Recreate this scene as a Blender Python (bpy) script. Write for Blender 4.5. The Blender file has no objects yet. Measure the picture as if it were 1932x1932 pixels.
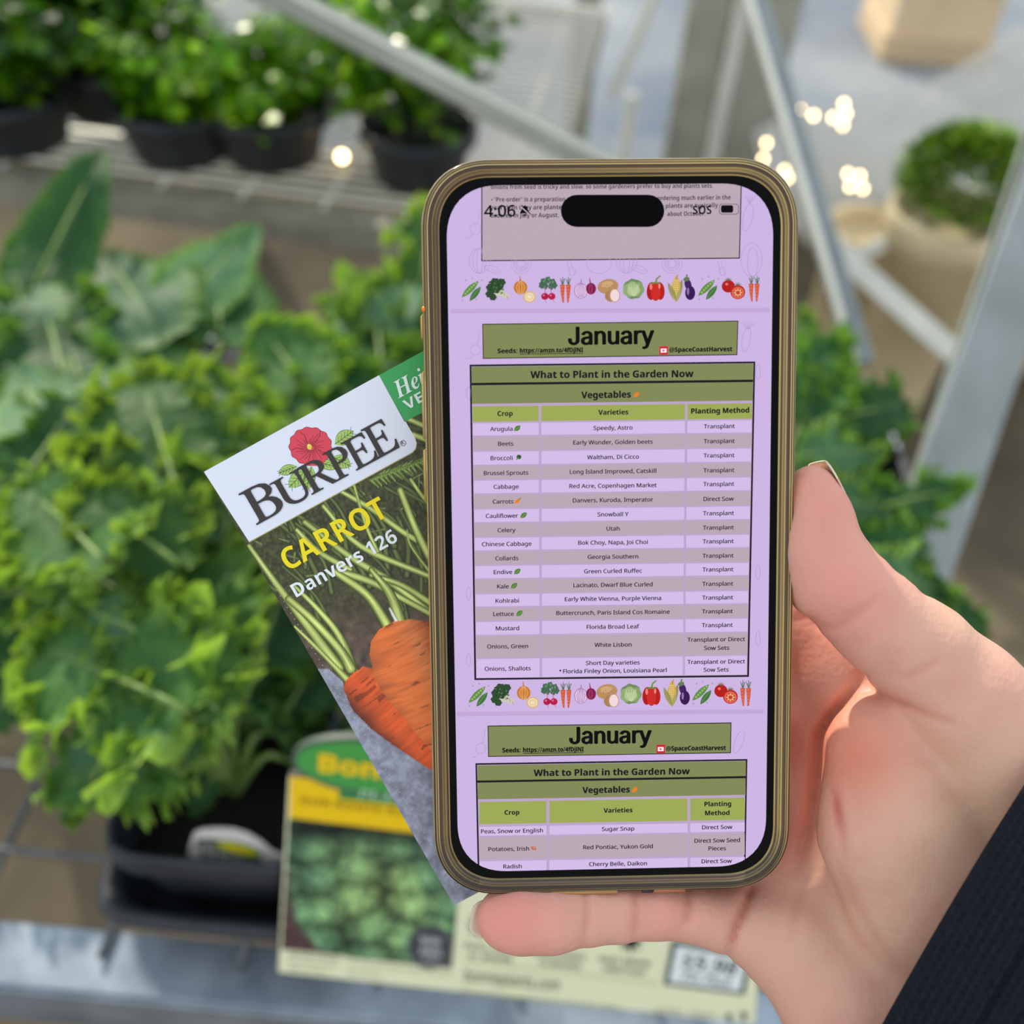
import bpy, math, random, os
import numpy as np
from mathutils import Vector, Matrix

C = bpy.context.scene.collection
SC = bpy.context.scene
random.seed(7)
RNG = np.random.RandomState(7)

# ------------------------------------------------------------------ camera
F = 1850.0; CX = 966.0; CAM_H = 0.57
cd = bpy.data.cameras.new('camera'); cam = bpy.data.objects.new('camera', cd); C.objects.link(cam)
cd.sensor_width = 36.0; cd.lens = 36.0 * F / 1932.0
CAMM = Matrix.Translation((0, 0, CAM_H)) @ Matrix.Rotation(math.radians(45), 4, 'X') @ Matrix.Rotation(math.radians(4.3), 4, 'Z')
cam.matrix_world = CAMM
cd.clip_start = 0.01; cd.clip_end = 200
cd.dof.use_dof = True; cd.dof.focus_distance = 0.2065; cd.dof.aperture_fstop = 8.8; cd.dof.aperture_blades = 0
SC.camera = cam
SC.view_settings.view_transform = 'Standard'; SC.view_settings.look = 'None'
SC.view_settings.exposure = 0.0; SC.view_settings.gamma = 1.0; SC.view_settings.use_curve_mapping = False
# ------------------------------------------------------------------ sky and sun
W = bpy.data.worlds.new('sky'); SC.world = W; W.use_nodes = True
wn = W.node_tree.nodes; wl = W.node_tree.links; wn.clear()
wo = wn.new('ShaderNodeOutputWorld'); wb = wn.new('ShaderNodeBackground'); wl.new(wb.outputs[0], wo.inputs[0])
tc = wn.new('ShaderNodeTexCoord'); sp = wn.new('ShaderNodeSeparateXYZ'); wl.new(tc.outputs['Generated'], sp.inputs[0])
rp = wn.new('ShaderNodeValToRGB'); wl.new(sp.outputs['Z'], rp.inputs[0])
rp.color_ramp.elements[0].position = 0.0; rp.color_ramp.elements[0].color = (1.0, 0.97, 0.90, 1)
rp.color_ramp.elements[1].position = 0.7; rp.color_ramp.elements[1].color = (0.80, 0.90, 1.0, 1)
wl.new(rp.outputs[0], wb.inputs[0]); wb.inputs[1].default_value = 1.12
sd = bpy.data.lights.new('sun', 'SUN'); sun = bpy.data.objects.new('sun', sd); C.objects.link(sun)
sd.energy = 4.5; sd.angle = math.radians(1.2); sd.color = (1.0, 0.90, 0.74)
SUN_TO = Vector((-0.42, 0.74, 0.52)).normalized()
sun.rotation_mode = 'QUATERNION'; sun.rotation_quaternion = SUN_TO.to_track_quat('Z', 'Y')
sun.location = (-2, 4, 3)

# ------------------------------------------------------------------ helpers
def lin(c):
    return tuple(((x/255.)/12.92 if x/255. <= 0.04045 else ((x/255.+0.055)/1.055)**2.4) for x in c[:3])
def lina(a):
    a = np.clip(np.asarray(a, float)/255., 0, 1)
    return np.where(a <= 0.04045, a/12.92, ((a+0.055)/1.055)**2.4)
def P(px, py, d):
    return CAMM @ Vector(((px-CX)/F*d, -(py-CX)/F*d, -d))
def PZ(px, py, z):
    r = CAMM.to_3x3() @ Vector(((px-CX)/F, -(py-CX)/F, -1.0))
    t = (z-CAM_H)/r.z
    return Vector((0, 0, CAM_H)) + r*t
def PY(px, py, y):
    r = CAMM.to_3x3() @ Vector(((px-CX)/F, -(py-CX)/F, -1.0))
    return Vector((0, 0, CAM_H)) + r*(y/r.y)
WM = {}
def wm(o): return WM.get(o.name, Matrix.Identity(4))
def tag(o, label=None, cat=None, group=None, kind=None):
    if label: o['label'] = label
    if cat: o['category'] = cat
    if group: o['group'] = group
    if kind: o['kind'] = kind
    return o
def thing(name, label, cat, M=None, group=None, kind=None):
    o = bpy.data.objects.new(name, None); C.objects.link(o); o.empty_display_size = 0.02
    M = M if M is not None else Matrix.Identity(4)
    if isinstance(M, Vector): M = Matrix.Translation(M)
    o.matrix_world = M; WM[o.name] = M.copy()
    return tag(o, label, cat, group, kind)
def mesh(name, V, Fc, mat, parent=None, smooth=True, col=None, label=None, local=False, loose=False):
    """V: world coordinates (local=False) or the parent's own coordinates"""
    V = np.asarray(V, float).reshape(-1, 3)
    if parent is not None and not local:
        I = np.array(wm(parent).inverted()); V = V @ I[:3, :3].T + I[:3, 3]
    me = bpy.data.meshes.new(name)
    me.from_pydata(V.tolist(), [], Fc if isinstance(Fc, list) else Fc.tolist())
    me.polygons.foreach_set('use_smooth', [smooth]*len(me.polygons))
    if col is not None:
        ca = me.color_attributes.new('Col', 'FLOAT_COLOR', 'POINT')
        c4 = np.ones((len(V), 4)); c4[:, :3] = col
        ca.data.foreach_set('color', c4.ravel())
    me.materials.append(mat); me.update()
    o = bpy.data.objects.new(name, me); C.objects.link(o)
    if parent is not None:
        o.parent = parent; WM[o.name] = wm(parent)
    if label: o['label'] = label
    return o
def attach(child_name, me, parent, M):
    """an object sharing mesh data, world matrix M"""
    o = bpy.data.objects.new(child_name, me); C.objects.link(o)
    o.parent = parent; o.matrix_basis = wm(parent).inverted() @ M; WM[o.name] = M.copy()
    return o
def join(parts):
    V = []; Fc = []; n = 0
    for v, f in parts:
        V.extend([tuple(x) for x in v]); Fc.extend([tuple(i+n for i in q) for q in f]); n += len(v)
    return V, Fc
def box(c, s, R=None, bev=0.0):
    x, y, z = s[0]/2, s[1]/2, s[2]/2
    b = min(bev, x*.9, y*.9, z*.9)
    pts = []; fc = []
    if b <= 0:
        pts = [(-x,-y,-z),(x,-y,-z),(x,y,-z),(-x,y,-z),(-x,-y,z),(x,-y,z),(x,y,z),(-x,y,z)]
        fc = [(0,3,2,1),(4,5,6,7),(0,1,5,4),(1,2,6,5),(2,3,7,6),(3,0,4,7)]
    else:
        lv = [(-z, b), (-z+b, 0), (z-b, 0), (z, b)]
        for zz, i in lv:
            xx, yy = x-i, y-i
            q = b if i == 0 else b*.3
            pts += [(-xx+q,-yy,zz),(xx-q,-yy,zz),(xx,-yy+q,zz),(xx,yy-q,zz),(xx-q,yy,zz),(-xx+q,yy,zz),(-xx,yy-q,zz),(-xx,-yy+q,zz)]
        for k in range(3):
            for j in range(8):
                a = k*8+j; bb = k*8+(j+1) % 8
                fc.append((a, bb, bb+8, a+8))
        fc.append(tuple(range(7, -1, -1))); fc.append(tuple(range(24, 32)))
    out = []
    for p in pts:
        v = Vector(p)
        if R is not None: v = R @ v
        out.append(v+Vector(c))
    return out, fc
def bar(p, q, w, t, up=Vector((0, 0, 1)), bev=0.002):
    p = Vector(p); q = Vector(q); a = (q-p).normalized()
    s = a.cross(up)
    if s.length < 1e-4: s = a.cross(Vector((1, 0, 0)))
    s.normalize(); n = s.cross(a).normalized()
    R = Matrix((s, n, a)).transposed()
    return box((p+q)/2, (w, t, (q-p).length), R, bev)
def tube(pts, rad, n=8, cap=True):
    pts = [Vector(p) for p in pts]; m = len(pts)
    if not hasattr(rad, '__len__'): rad = [rad]*m
    V = []; Fc = []; prev = None
    for i, p in enumerate(pts):
        t = (pts[min(i+1, m-1)]-pts[max(i-1, 0)]).normalized()
        if prev is None:
            s = t.orthogonal().normalized()
        else:
            s = (prev-t*prev.dot(t)).normalized()
        prev = s; b = t.cross(s)
        for k in range(n):
            a = 2*math.pi*k/n
            V.append(p+(s*math.cos(a)+b*math.sin(a))*rad[i])
    for i in range(m-1):
        for k in range(n):
            a = i*n+k; b2 = i*n+(k+1) % n
            Fc.append((a, b2, b2+n, a+n))
    if cap:
        Fc.append(tuple(range(n-1, -1, -1))); Fc.append(tuple(range((m-1)*n, m*n)))
    return V, Fc
def lathe(prof, n=24, sq=0.0):
    """rings of (radius, z); sq>0 squares the plan into a rounded square"""
    V = []; Fc = []
    for r, z in prof:
        for k in range(n):
            a = 2*math.pi*k/n; c, s = math.cos(a), math.sin(a)
            if sq > 0:
                e = 2+sq*6; m_ = (abs(c)**e+abs(s)**e)**(-1.0/e); c *= m_; s *= m_
            V.append((r*c, r*s, z))
    for i in range(len(prof)-1):
        for k in range(n):
            a = i*n+k; b = i*n+(k+1) % n
            Fc.append((a, b, b+n, a+n))
    return V, Fc
def bez(pts, n=14):
    """Catmull-Rom through the points"""
    pts = [Vector(p) for p in pts]; out = []
    q = [pts[0]*2-pts[1]]+pts+[pts[-1]*2-pts[-2]]
    for i in range(1, len(q)-2):
        for k in range(n):
            t = k/n
            out.append(0.5*((2*q[i])+(q[i+1]-q[i-1])*t+(2*q[i-1]-5*q[i]+4*q[i+1]-q[i+2])*t*t+(3*q[i]-q[i-1]-3*q[i+1]+q[i+2])*t**3))
    out.append(pts[-1]); return out

# ------------------------------------------------------------------ materials
def newmat(name):
    m = bpy.data.materials.new(name); m.use_nodes = True
    return m, m.node_tree.nodes, m.node_tree.links, m.node_tree.nodes['Principled BSDF']
def mat(name, c, rough=0.6, metal=0.0, spec=0.5, noise=0.0, scale=30, bump=0.0, bscale=80, trans=0.0, coat=0.0, c2=None):
    m, n, l, b = newmat(name)
    b.inputs['Base Color'].default_value = (*lin(c), 1); b.inputs['Roughness'].default_value = rough
    b.inputs['Metallic'].default_value = metal; b.inputs['Specular IOR Level'].default_value = spec
    b.inputs['Transmission Weight'].default_value = trans; b.inputs['Coat Weight'].default_value = coat
    co = n.new('ShaderNodeTexCoord')
    if noise > 0:
        t = n.new('ShaderNodeTexNoise'); t.inputs['Scale'].default_value = scale; t.inputs['Detail'].default_value = 5
        l.new(co.outputs['Object'], t.inputs['Vector'])
        r = n.new('ShaderNodeValToRGB'); l.new(t.outputs['Fac'], r.inputs[0])
        r.color_ramp.elements[0].position = 0.3; r.color_ramp.elements[1].position = 0.7
        lo = c2 if c2 else tuple(x*(1-noise) for x in c); hi = tuple(min(255, x*(1+noise*.6)) for x in c)
        r.color_ramp.elements[0].color = (*lin(lo), 1); r.color_ramp.elements[1].color = (*lin(hi), 1)
        l.new(r.outputs[0], b.inputs['Base Color'])
    if bump > 0:
        t = n.new('ShaderNodeTexNoise'); t.inputs['Scale'].default_value = bscale; t.inputs['Detail'].default_value = 6
        l.new(co.outputs['Object'], t.inputs['Vector'])
        bm_ = n.new('ShaderNodeBump'); bm_.inputs['Strength'].default_value = bump; bm_.inputs['Distance'].default_value = 0.002
        l.new(t.outputs['Fac'], bm_.inputs['Height']); l.new(bm_.outputs[0], b.inputs['Normal'])
    return m
def mat_print(name, rough=0.45, spec=0.4):
    m, n, l, b = newmat(name)
    a = n.new('ShaderNodeVertexColor'); a.layer_name = 'Col'; l.new(a.outputs[0], b.inputs['Base Color'])
    b.inputs['Roughness'].default_value = rough; b.inputs['Specular IOR Level'].default_value = spec
    return m
def mat_screen(name):
    m, n, l, b = newmat(name)
    a = n.new('ShaderNodeVertexColor'); a.layer_name = 'Col'; l.new(a.outputs[0], b.inputs['Emission Color'])
    b.inputs['Emission Strength'].default_value = 1.0
    b.inputs['Base Color'].default_value = (0, 0, 0, 1); b.inputs['Roughness'].default_value = 0.08
    b.inputs['Specular IOR Level'].default_value = 0.05
    return m
def mat_leaf(name, hue=(1, 1, 1), transl=0.45, rough=0.42):
    m = bpy.data.materials.new(name); m.use_nodes = True
    n = m.node_tree.nodes; l = m.node_tree.links; n.clear()
    o = n.new('ShaderNodeOutputMaterial'); b = n.new('ShaderNodeBsdfPrincipled')
    t = n.new('ShaderNodeBsdfTranslucent'); mx = n.new('ShaderNodeMixShader'); mx.inputs[0].default_value = transl
    a = n.new('ShaderNodeVertexColor'); a.layer_name = 'Col'
    g = n.new('ShaderNodeMix'); g.data_type = 'RGBA'; g.blend_type = 'MULTIPLY'; g.inputs[0].default_value = 1
    g.inputs[7].default_value = (*hue, 1); l.new(a.outputs[0], g.inputs[6])
    ob = n.new('ShaderNodeObjectInfo'); hs = n.new('ShaderNodeHueSaturation')
    mr = n.new('ShaderNodeMapRange'); mr.inputs[3].default_value = 0.75; mr.inputs[4].default_value = 1.2
    l.new(ob.outputs['Random'], mr.inputs[0]); l.new(mr.outputs[0], hs.inputs['Value'])
    l.new(g.outputs[2], hs.inputs['Color'])
    l.new(hs.outputs[0], b.inputs['Base Color']); b.inputs['Roughness'].default_value = rough
    b.inputs['Specular IOR Level'].default_value = 0.22 if rough > .5 else .45
    g2 = n.new('ShaderNodeMix'); g2.data_type = 'RGBA'; g2.blend_type = 'MULTIPLY'; g2.inputs[0].default_value = 1
    g2.inputs[7].default_value = (1.3, 1.3, 0.40, 1); l.new(hs.outputs[0], g2.inputs[6]); l.new(g2.outputs[2], t.inputs[0])
    tn = n.new('ShaderNodeTexNoise'); tn.inputs['Scale'].default_value = 14; tn.inputs['Detail'].default_value = 4
    co = n.new('ShaderNodeTexCoord'); l.new(co.outputs['Object'], tn.inputs['Vector'])
    bp = n.new('ShaderNodeBump'); bp.inputs['Strength'].default_value = 0.35; bp.inputs['Distance'].default_value = 0.003
    l.new(tn.outputs['Fac'], bp.inputs['Height']); l.new(bp.outputs[0], b.inputs['Normal'])
    l.new(b.outputs[0], mx.inputs[1]); l.new(t.outputs[0], mx.inputs[2]); l.new(mx.outputs[0], o.inputs[0])
    return m

M_PRINT = mat_print('printed paper'); M_SIGN = mat_print('printed sign', 0.5, 0.3)
M_SCREEN = mat_screen('lit display')
M_BLACKP = mat('black nursery plastic', (44, 48, 55), 0.45, noise=0.15, scale=40)
M_SOIL = mat('dark potting soil', (19, 15, 12), 0.95, noise=0.5, scale=200, bump=0.8, bscale=300)
M_GALV = mat('galvanised steel', (146, 156, 166), 0.42, 0.55, noise=0.22, scale=25, c2=(112, 124, 138))
M_WIRE = mat('dull galvanised wire', (96, 100, 104), 0.5, 0.5, noise=0.2, scale=60)
M_FRAME = mat('weathered aluminium', (168, 170, 160), 0.5, 0.25, noise=0.12, scale=8)
M_FRAMEW = mat('white painted steel and lit edges', (222, 222, 212), 0.45, 0.0, noise=0.06, scale=8)
M_FRAMEG = mat('grey steel angle', (140, 148, 148), 0.5, 0.25, noise=0.1, scale=12)

# ------------------------------------------------------------------ noise (numpy value noise)
_NT = RNG.rand(256, 256)
def vn(x, y):
    x = np.asarray(x, float); y = np.asarray(y, float)
    xi = np.floor(x).astype(int); yi = np.floor(y).astype(int); fx = x-xi; fy = y-yi
    fx = fx*fx*(3-2*fx); fy = fy*fy*(3-2*fy)
    a = _NT[xi & 255, yi & 255]; b = _NT[(xi+1) & 255, yi & 255]; c = _NT[xi & 255, (yi+1) & 255]; d = _NT[(xi+1) & 255, (yi+1) & 255]
    return (a*(1-fx)+b*fx)*(1-fy)+(c*(1-fx)+d*fx)*fy
def fbm(x, y, o=4):
    s = 0; a = 0.5
    for i in range(o):
        s = s+a*vn(x*2**i+17*i, y*2**i+31*i); a *= 0.5
    return s

# ------------------------------------------------------------------ flat frames and artwork
class Frame:
    """a plane in the world: origin o, axes ex, ey (unit), n; photograph pixels are cast onto it to measure a layout"""
    def __init__(s, o, ex, ey):
        s.o = Vector(o); s.ex = Vector(ex).normalized(); s.n = s.ex.cross(Vector(ey)).normalized(); s.ey = s.n.cross(s.ex)
        s.M = Matrix(((s.ex.x, s.ey.x, s.n.x, s.o.x), (s.ex.y, s.ey.y, s.n.y, s.o.y), (s.ex.z, s.ey.z, s.n.z, s.o.z), (0, 0, 0, 1)))
        s.I = s.M.inverted()
    def px(s, x, y):
        c = Vector((0, 0, CAM_H)); r = CAMM.to_3x3() @ Vector(((x-CX)/F, -(y-CX)/F, -1.0))
        t = (s.o-c).dot(s.n)/r.dot(s.n); p = s.I @ (c+r*t)
        return (p.x, p.y)
    def to_px(s, U, Vv):
        M = np.array(CAMM.inverted() @ s.M)
        X = [M[i, 0]*U+M[i, 1]*Vv+M[i, 3] for i in range(3)]
        return CX+F*X[0]/-X[2], CX-F*X[1]/-X[2]
class Art:
    def __init__(s, fr, step=0.00002): s.fr = fr; s.V = []; s.F = []; s.K = []; s.step = step
    def poly(s, uv, col, layer=0):
        a = sum(uv[i][0]*uv[(i+1) % len(uv)][1]-uv[(i+1) % len(uv)][0]*uv[i][1] for i in range(len(uv)))
        if a < 0: uv = uv[::-1]
        n = len(s.V); s.V += [(u, v, layer*s.step) for u, v in uv]; s.F.append(tuple(range(n, n+len(uv)))); s.K += [lin(col)]*len(uv)
    def ppx(s, pts, col, layer=0): s.poly([s.fr.px(*p) for p in pts], col, layer)
    def ell(s, cx, cy, rx, ry, col, layer=0, ang=0, n=18, wob=0, f=5):
        a = math.radians(ang); pts = []
        for k in range(n):
            t = 2*math.pi*k/n; w = 1+wob*math.sin(f*t+1)
            x = rx*w*math.cos(t); y = ry*w*math.sin(t)
            pts.append((cx+x*math.cos(a)-y*math.sin(a), cy+x*math.sin(a)+y*math.cos(a)))
        s.ppx(pts, col, layer)
    def line(s, pts, w, col, layer=0, w2=None):
        """a stroke of w pixels through pixel points, tapering to w2"""
        w2 = w if w2 is None else w2; L = []; R = []; n = len(pts)
        for i, p in enumerate(pts):
            a = pts[max(i-1, 0)]; b = pts[min(i+1, n-1)]; dx, dy = b[0]-a[0], b[1]-a[1]; q = math.hypot(dx, dy) or 1
            ww = (w+(w2-w)*i/max(n-1, 1))/2
            L.append((p[0]-dy/q*ww, p[1]+dx/q*ww)); R.append((p[0]+dy/q*ww, p[1]-dx/q*ww))
        for i in range(n-1): s.ppx([L[i], L[i+1], R[i+1], R[i]], col, layer)
    def leafshape(s, p, q, w, col, layer=0, n=8):
        dx, dy = q[0]-p[0], q[1]-p[1]; L = math.hypot(dx, dy); a = []; b = []
        for i in range(n+1):
            t = i/n; h = w/2*math.sin(math.pi*t)**0.8
            x, y = p[0]+dx*t, p[1]+dy*t
            a.append((x-dy/L*h, y+dx/L*h)); b.append((x+dy/L*h, y-dx/L*h))
        s.ppx(a+b[::-1][1:-1], col, layer)
    def build(s, name, mt, parent, label=None):
        return mesh(name, s.V, s.F, mt, parent, False, np.array(s.K), label, local=True)
FONTD = os.path.join(bpy.utils.resource_path('LOCAL'), 'datafiles', 'fonts')
FONTS = {}
def font(fn):
    if fn not in FONTS:
        try: FONTS[fn] = bpy.data.fonts.load(os.path.join(FONTD, fn))
        except Exception: FONTS[fn] = None
    return FONTS[fn]
def mapc(s, base, digit=None):
    if font('NotoSansMath-Regular.woff2') is None: return s
    o = ''
    for c in s:
        if 'A' <= c <= 'Z': o += chr(base+ord(c)-65)
        elif 'a' <= c <= 'z': o += chr(base+26+ord(c)-97)
        elif '0' <= c <= '9' and digit: o += chr(digit+ord(c)-48)
        else: o += c
    return o
STY = {'math': ('NotoSansMath-Regular.woff2', None, None), 'bold': ('NotoSansMath-Regular.woff2', 0x1D5D4, 0x1D7EC),
       'serif': ('NotoSansMath-Regular.woff2', 0x1D400, 0x1D7CE), 'ital': ('NotoSansMath-Regular.woff2', 0x1D468, None),
       'inter': ('Inter.woff2', None, None), 'slant': ('NotoSansMath-Regular.woff2', 0x1D434, None)}
_TC = {}
def glyphs(txt, style, off=0.0):
    key = (txt, style, off)
    if key in _TC: return _TC[key]
    fn, base, dig = STY[style]; cu = bpy.data.curves.new('lettering', 'FONT')
    cu.body = mapc(txt, base, dig) if base else txt
    f = font(fn)
    if f: cu.font = f
    cu.offset = off; cu.resolution_u = 3; cu.fill_mode = 'FRONT'
    ob = bpy.data.objects.new('lettering', cu); C.objects.link(ob)
    me = ob.to_mesh(); V = [(v.co.x, v.co.y) for v in me.vertices]; Fc = [tuple(p.vertices) for p in me.polygons]
    ob.to_mesh_clear(); bpy.data.objects.remove(ob); bpy.data.curves.remove(cu)
    if not V: V = [(0, 0)]
    _TC[key] = (V, Fc); return _TC[key]
_CH = {}
def capheight(style):
    if style not in _CH: _CH[style] = max(v[1] for v in glyphs('H', style, 0.0)[0])
    return _CH[style]
def text(art, txt, p0, p1, col, layer=3, style='math', off=0.0, h=None, cap=None, emb=0, shear=0.0):
    """lettering whose baseline runs from pixel p0 to pixel p1 (its ink fills that span); h scales the height"""
    V, Fc = glyphs(txt, style, off)
    if shear: V = [(x-y*shear, y) for x, y in V]
    x0 = min(v[0] for v in V); x1 = max(v[0] for v in V)
    a = Vector(art.fr.px(*p0)); b = Vector(art.fr.px(*p1)); e = b-a; L = e.length; e /= L; f = Vector((-e.y, e.x))
    s = L/max(x1-x0, 1e-6); sy = s*(h or 1.0)
    if cap is not None:   # cap height in pixels
        q = Vector(art.fr.px(p0[0], p0[1]-cap)); sy = (q-a).length/capheight(style)
    pxl = L/math.hypot(p1[0]-p0[0], p1[1]-p0[1])
    for k, (ox, oy) in enumerate([(0, 0)] if emb == 0 else [(-emb, 0), (0, -emb*.7), (0, emb*.7), (emb, 0)]):   # overprinting makes a heavier face
        n = len(art.V)
        for v in V:
            w = a+e*((v[0]-x0)*s+ox*pxl)+f*(v[1]*sy+oy*pxl); art.V.append((w.x, w.y, (layer+k*.35)*art.step)); art.K.append(lin(col))
        art.F += [tuple(i+n for i in q) for q in Fc]
def ctext(art, txt, cx, cy, em, col=(36, 30, 40), layer=4, style='math', off=None, slope=-0.0125, sx=1.0):
    """lettering centred on a pixel, em = size in pixels"""
    off = 0.0; emb = .28 if style == 'math' else .2
    if style == 'math': em *= 1.13; sx = 1.09
    V, Fc = glyphs(txt, style, off)
    w = (max(v[0] for v in V)-min(v[0] for v in V))*em*sx
    by = cy+em*0.25
    text(art, txt, (cx-w/2, by-slope*w/2), (cx+w/2, by+slope*w/2), col, layer, style, off, h=1.0/sx, emb=emb)
def raster(name, fr, u0, u1, v0, v1, nu, nv, fn, mt, parent, z=0.0, clip=None):
    U, Vv = np.meshgrid(np.linspace(u0, u1, nu+1), np.linspace(v0, v1, nv+1), indexing='ij')
    col = fn(U, Vv).reshape(-1, 3)
    V = np.stack([U, Vv, np.full_like(U, z)], -1).reshape(-1, 3)
    i, j = np.meshgrid(np.arange(nu), np.arange(nv), indexing='ij'); a = (i*(nv+1)+j).ravel()
    Q = np.stack([a, a+nv+1, a+nv+2, a+1], -1)
    if clip is not None:
        k = clip(V[Q].mean(1)); Q = Q[k]
    return mesh(name, V, Q, mt, parent, False, lina(col), local=True)
def dseg(X, Y, pts):
    """distance to a polyline and the fraction along it"""
    best = np.full(X.shape, 1e9); tt = np.zeros(X.shape); n = len(pts)-1
    for i in range(n):
        ax, ay = pts[i]; bx, by = pts[i+1]; dx, dy = bx-ax, by-ay
        t = np.clip(((X-ax)*dx+(Y-ay)*dy)/(dx*dx+dy*dy), 0, 1); d = np.hypot(X-ax-t*dx, Y-ay-t*dy)
        k = d < best; best = np.where(k, d, best); tt = np.where(k, (i+t)/n, tt)
    return best, tt
def inpoly(X, Y, pts):
    r = np.zeros(X.shape, bool); n = len(pts)
    for i in range(n):
        x1, y1 = pts[i]; x2, y2 = pts[(i+1) % n]
        c = ((y1 > Y) != (y2 > Y)) & (X < (x2-x1)*(Y-y1)/((y2-y1) or 1e-9)+x1); r ^= c
    return r

# ================================================================== PHONE
_R = Matrix(((0.99972, -0.01251, 0.02029), (0.01435, 0.99555, -0.09309), (-0.01903, 0.09336, 0.99545)))
_pm = CAMM @ (Matrix.Translation((0.0202310, -0.0052545, -0.199617)) @ _R.to_4x4())
PF = Frame(_pm.translation, _pm.col[0].to_3d(), _pm.col[1].to_3d())
phone = thing('phone', 'phone in a clear amber case, held upright, showing a January planting table', 'phone', PF.M)

def rrect(hx, hy, r, n=10, e=2.35):
    pts = []
    for cx, cy, a0 in ((hx-r, hy-r, 0), (-hx+r, hy-r, 90), (-hx+r, -hy+r, 180), (hx-r, -hy+r, 270)):
        for k in range(n+1):
            a = math.radians(a0+90*k/n); c, s = math.cos(a), math.sin(a); m_ = (abs(c)**e+abs(s)**e)**(-1/e)
            pts.append((cx+r*c*m_, cy+r*s*m_))
    return pts
def rings(prof, hx, hy, r, closed=False, n=12):
    'lofted rounded rectangles, one per (offset, height)'
    V = []; Fc = []
    for o, z in prof:
        V += [(x, y, z) for x, y in rrect(hx+o, hy+o, max(r+o, .001), n)]
    m = len(V)//len(prof)
    for i in range(len(prof)-1):
        for k in range(m):
            a = i*m+k; b = i*m+(k+1) % m
            Fc.append((a, a+m, b+m, b))
    if closed: Fc.append(tuple(range((len(prof)-1)*m, len(prof)*m)))
    return V, Fc
mm = 0.001
M_AMBER, _n, _l, _b = newmat('amber clear case plastic')
_b.inputs['Roughness'].default_value = 0.13; _b.inputs['Metallic'].default_value = 0.25
_b.inputs['Transmission Weight'].default_value = 0.35; _b.inputs['IOR'].default_value = 1.46; _b.inputs['Coat Weight'].default_value = 0.4
_c = _n.new('ShaderNodeVertexColor'); _c.layer_name = 'Col'; _l.new(_c.outputs[0], _b.inputs['Base Color'])
M_BEZEL = mat('black glass border', (3, 3, 4), 0.10, spec=0.08)
M_BODY = mat('dark titanium band', (40, 38, 42), 0.3, 0.9)
M_ISLE = mat('black sensor island', (2, 2, 2), 0.12, spec=0.05)
# case: lip, ridged rim, side, back
cprof0 = [(-3.6, -.9), (-3.5, .35), (-3.1, .85), (-2.55, 1.05), (-2.3, .78), (-2.0, .98), (-1.4, 1.10), (-1.05, .86), (-.7, .92), (-.25, .6), (.05, -.1),
         (.15, -1.2), (.0, -1.5), (.12, -1.9), (.2, -4.6), (.05, -5.0), (.2, -5.4), (.1, -8.0), (-.6, -9.9), (-1.6, -10.5)]
cprof = []
for (a0, b0), (a1, b1) in zip(cprof0[:-1], cprof0[1:]):
    for k in range(4): cprof.append((a0+(a1-a0)*k/4, b0+(b1-b0)*k/4))
cprof.append(cprof0[-1])
V, Fc = rings([(a*mm, b*mm) for a, b in cprof], 37.3*mm, 75.0*mm, 14.0*mm, True, 16)
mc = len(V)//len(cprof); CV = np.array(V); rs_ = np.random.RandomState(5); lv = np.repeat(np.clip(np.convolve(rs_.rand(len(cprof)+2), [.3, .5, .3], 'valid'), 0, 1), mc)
# gold glint streaks painted into the ring colours, drifting slowly along the rim
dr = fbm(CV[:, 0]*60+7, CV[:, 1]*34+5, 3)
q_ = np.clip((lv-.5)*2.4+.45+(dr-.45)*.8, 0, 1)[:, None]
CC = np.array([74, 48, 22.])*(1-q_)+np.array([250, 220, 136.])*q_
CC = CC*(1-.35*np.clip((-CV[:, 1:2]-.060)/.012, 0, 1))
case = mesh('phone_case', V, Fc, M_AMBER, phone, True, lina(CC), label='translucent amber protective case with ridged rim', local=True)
V, Fc = rings([(a*mm, b*mm) for a, b in ((-.6, -.15), (-.25, -.3), (0, -.8), (0, -7.2), (-.5, -7.9), (-.8, -8.0))], 34.6*mm, 72.6*mm, 11.8*mm, True)
mesh('body_band', V, Fc, M_BODY, phone, local=True)
# black border glass with the display opening
o1 = rrect(34.4*mm, 72.4*mm, 11.8*mm, 12); i1 = rrect(32.35*mm, 70.05*mm, 10.6*mm, 12); n1 = len(o1)
V = [(x, y, -.0001) for x, y in o1]+[(x, y, .00022) for x, y in rrect(33.9*mm, 71.9*mm, 11.4*mm, 12)]+[(x, y, .00022) for x, y in i1]+[(x, y, -.0001) for x, y in i1]
Fc = [(r*n1+k, r*n1+(k+1) % n1, (r+1)*n1+(k+1) % n1, (r+1)*n1+k) for r in range(3) for k in range(n1)]
mesh('glass_border', V, Fc, M_BEZEL, phone, False, local=True, label='black glass border round the display')
# display panel
A = Art(PF); LAV = (205, 181, 228)
A.poly(rrect(32.6*mm, 70.3*mm, 10.7*mm, 10), LAV, 0)
display = A.build('display', M_SCREEN, phone, 'lit lavender display')
INK = (30, 26, 34); OLV = (131, 138, 88); LIME = (157, 171, 88); GRY = (186, 168, 180); LAV2 = (212, 190, 233); SEP = (188, 165, 201)
A = Art(PF)
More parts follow.
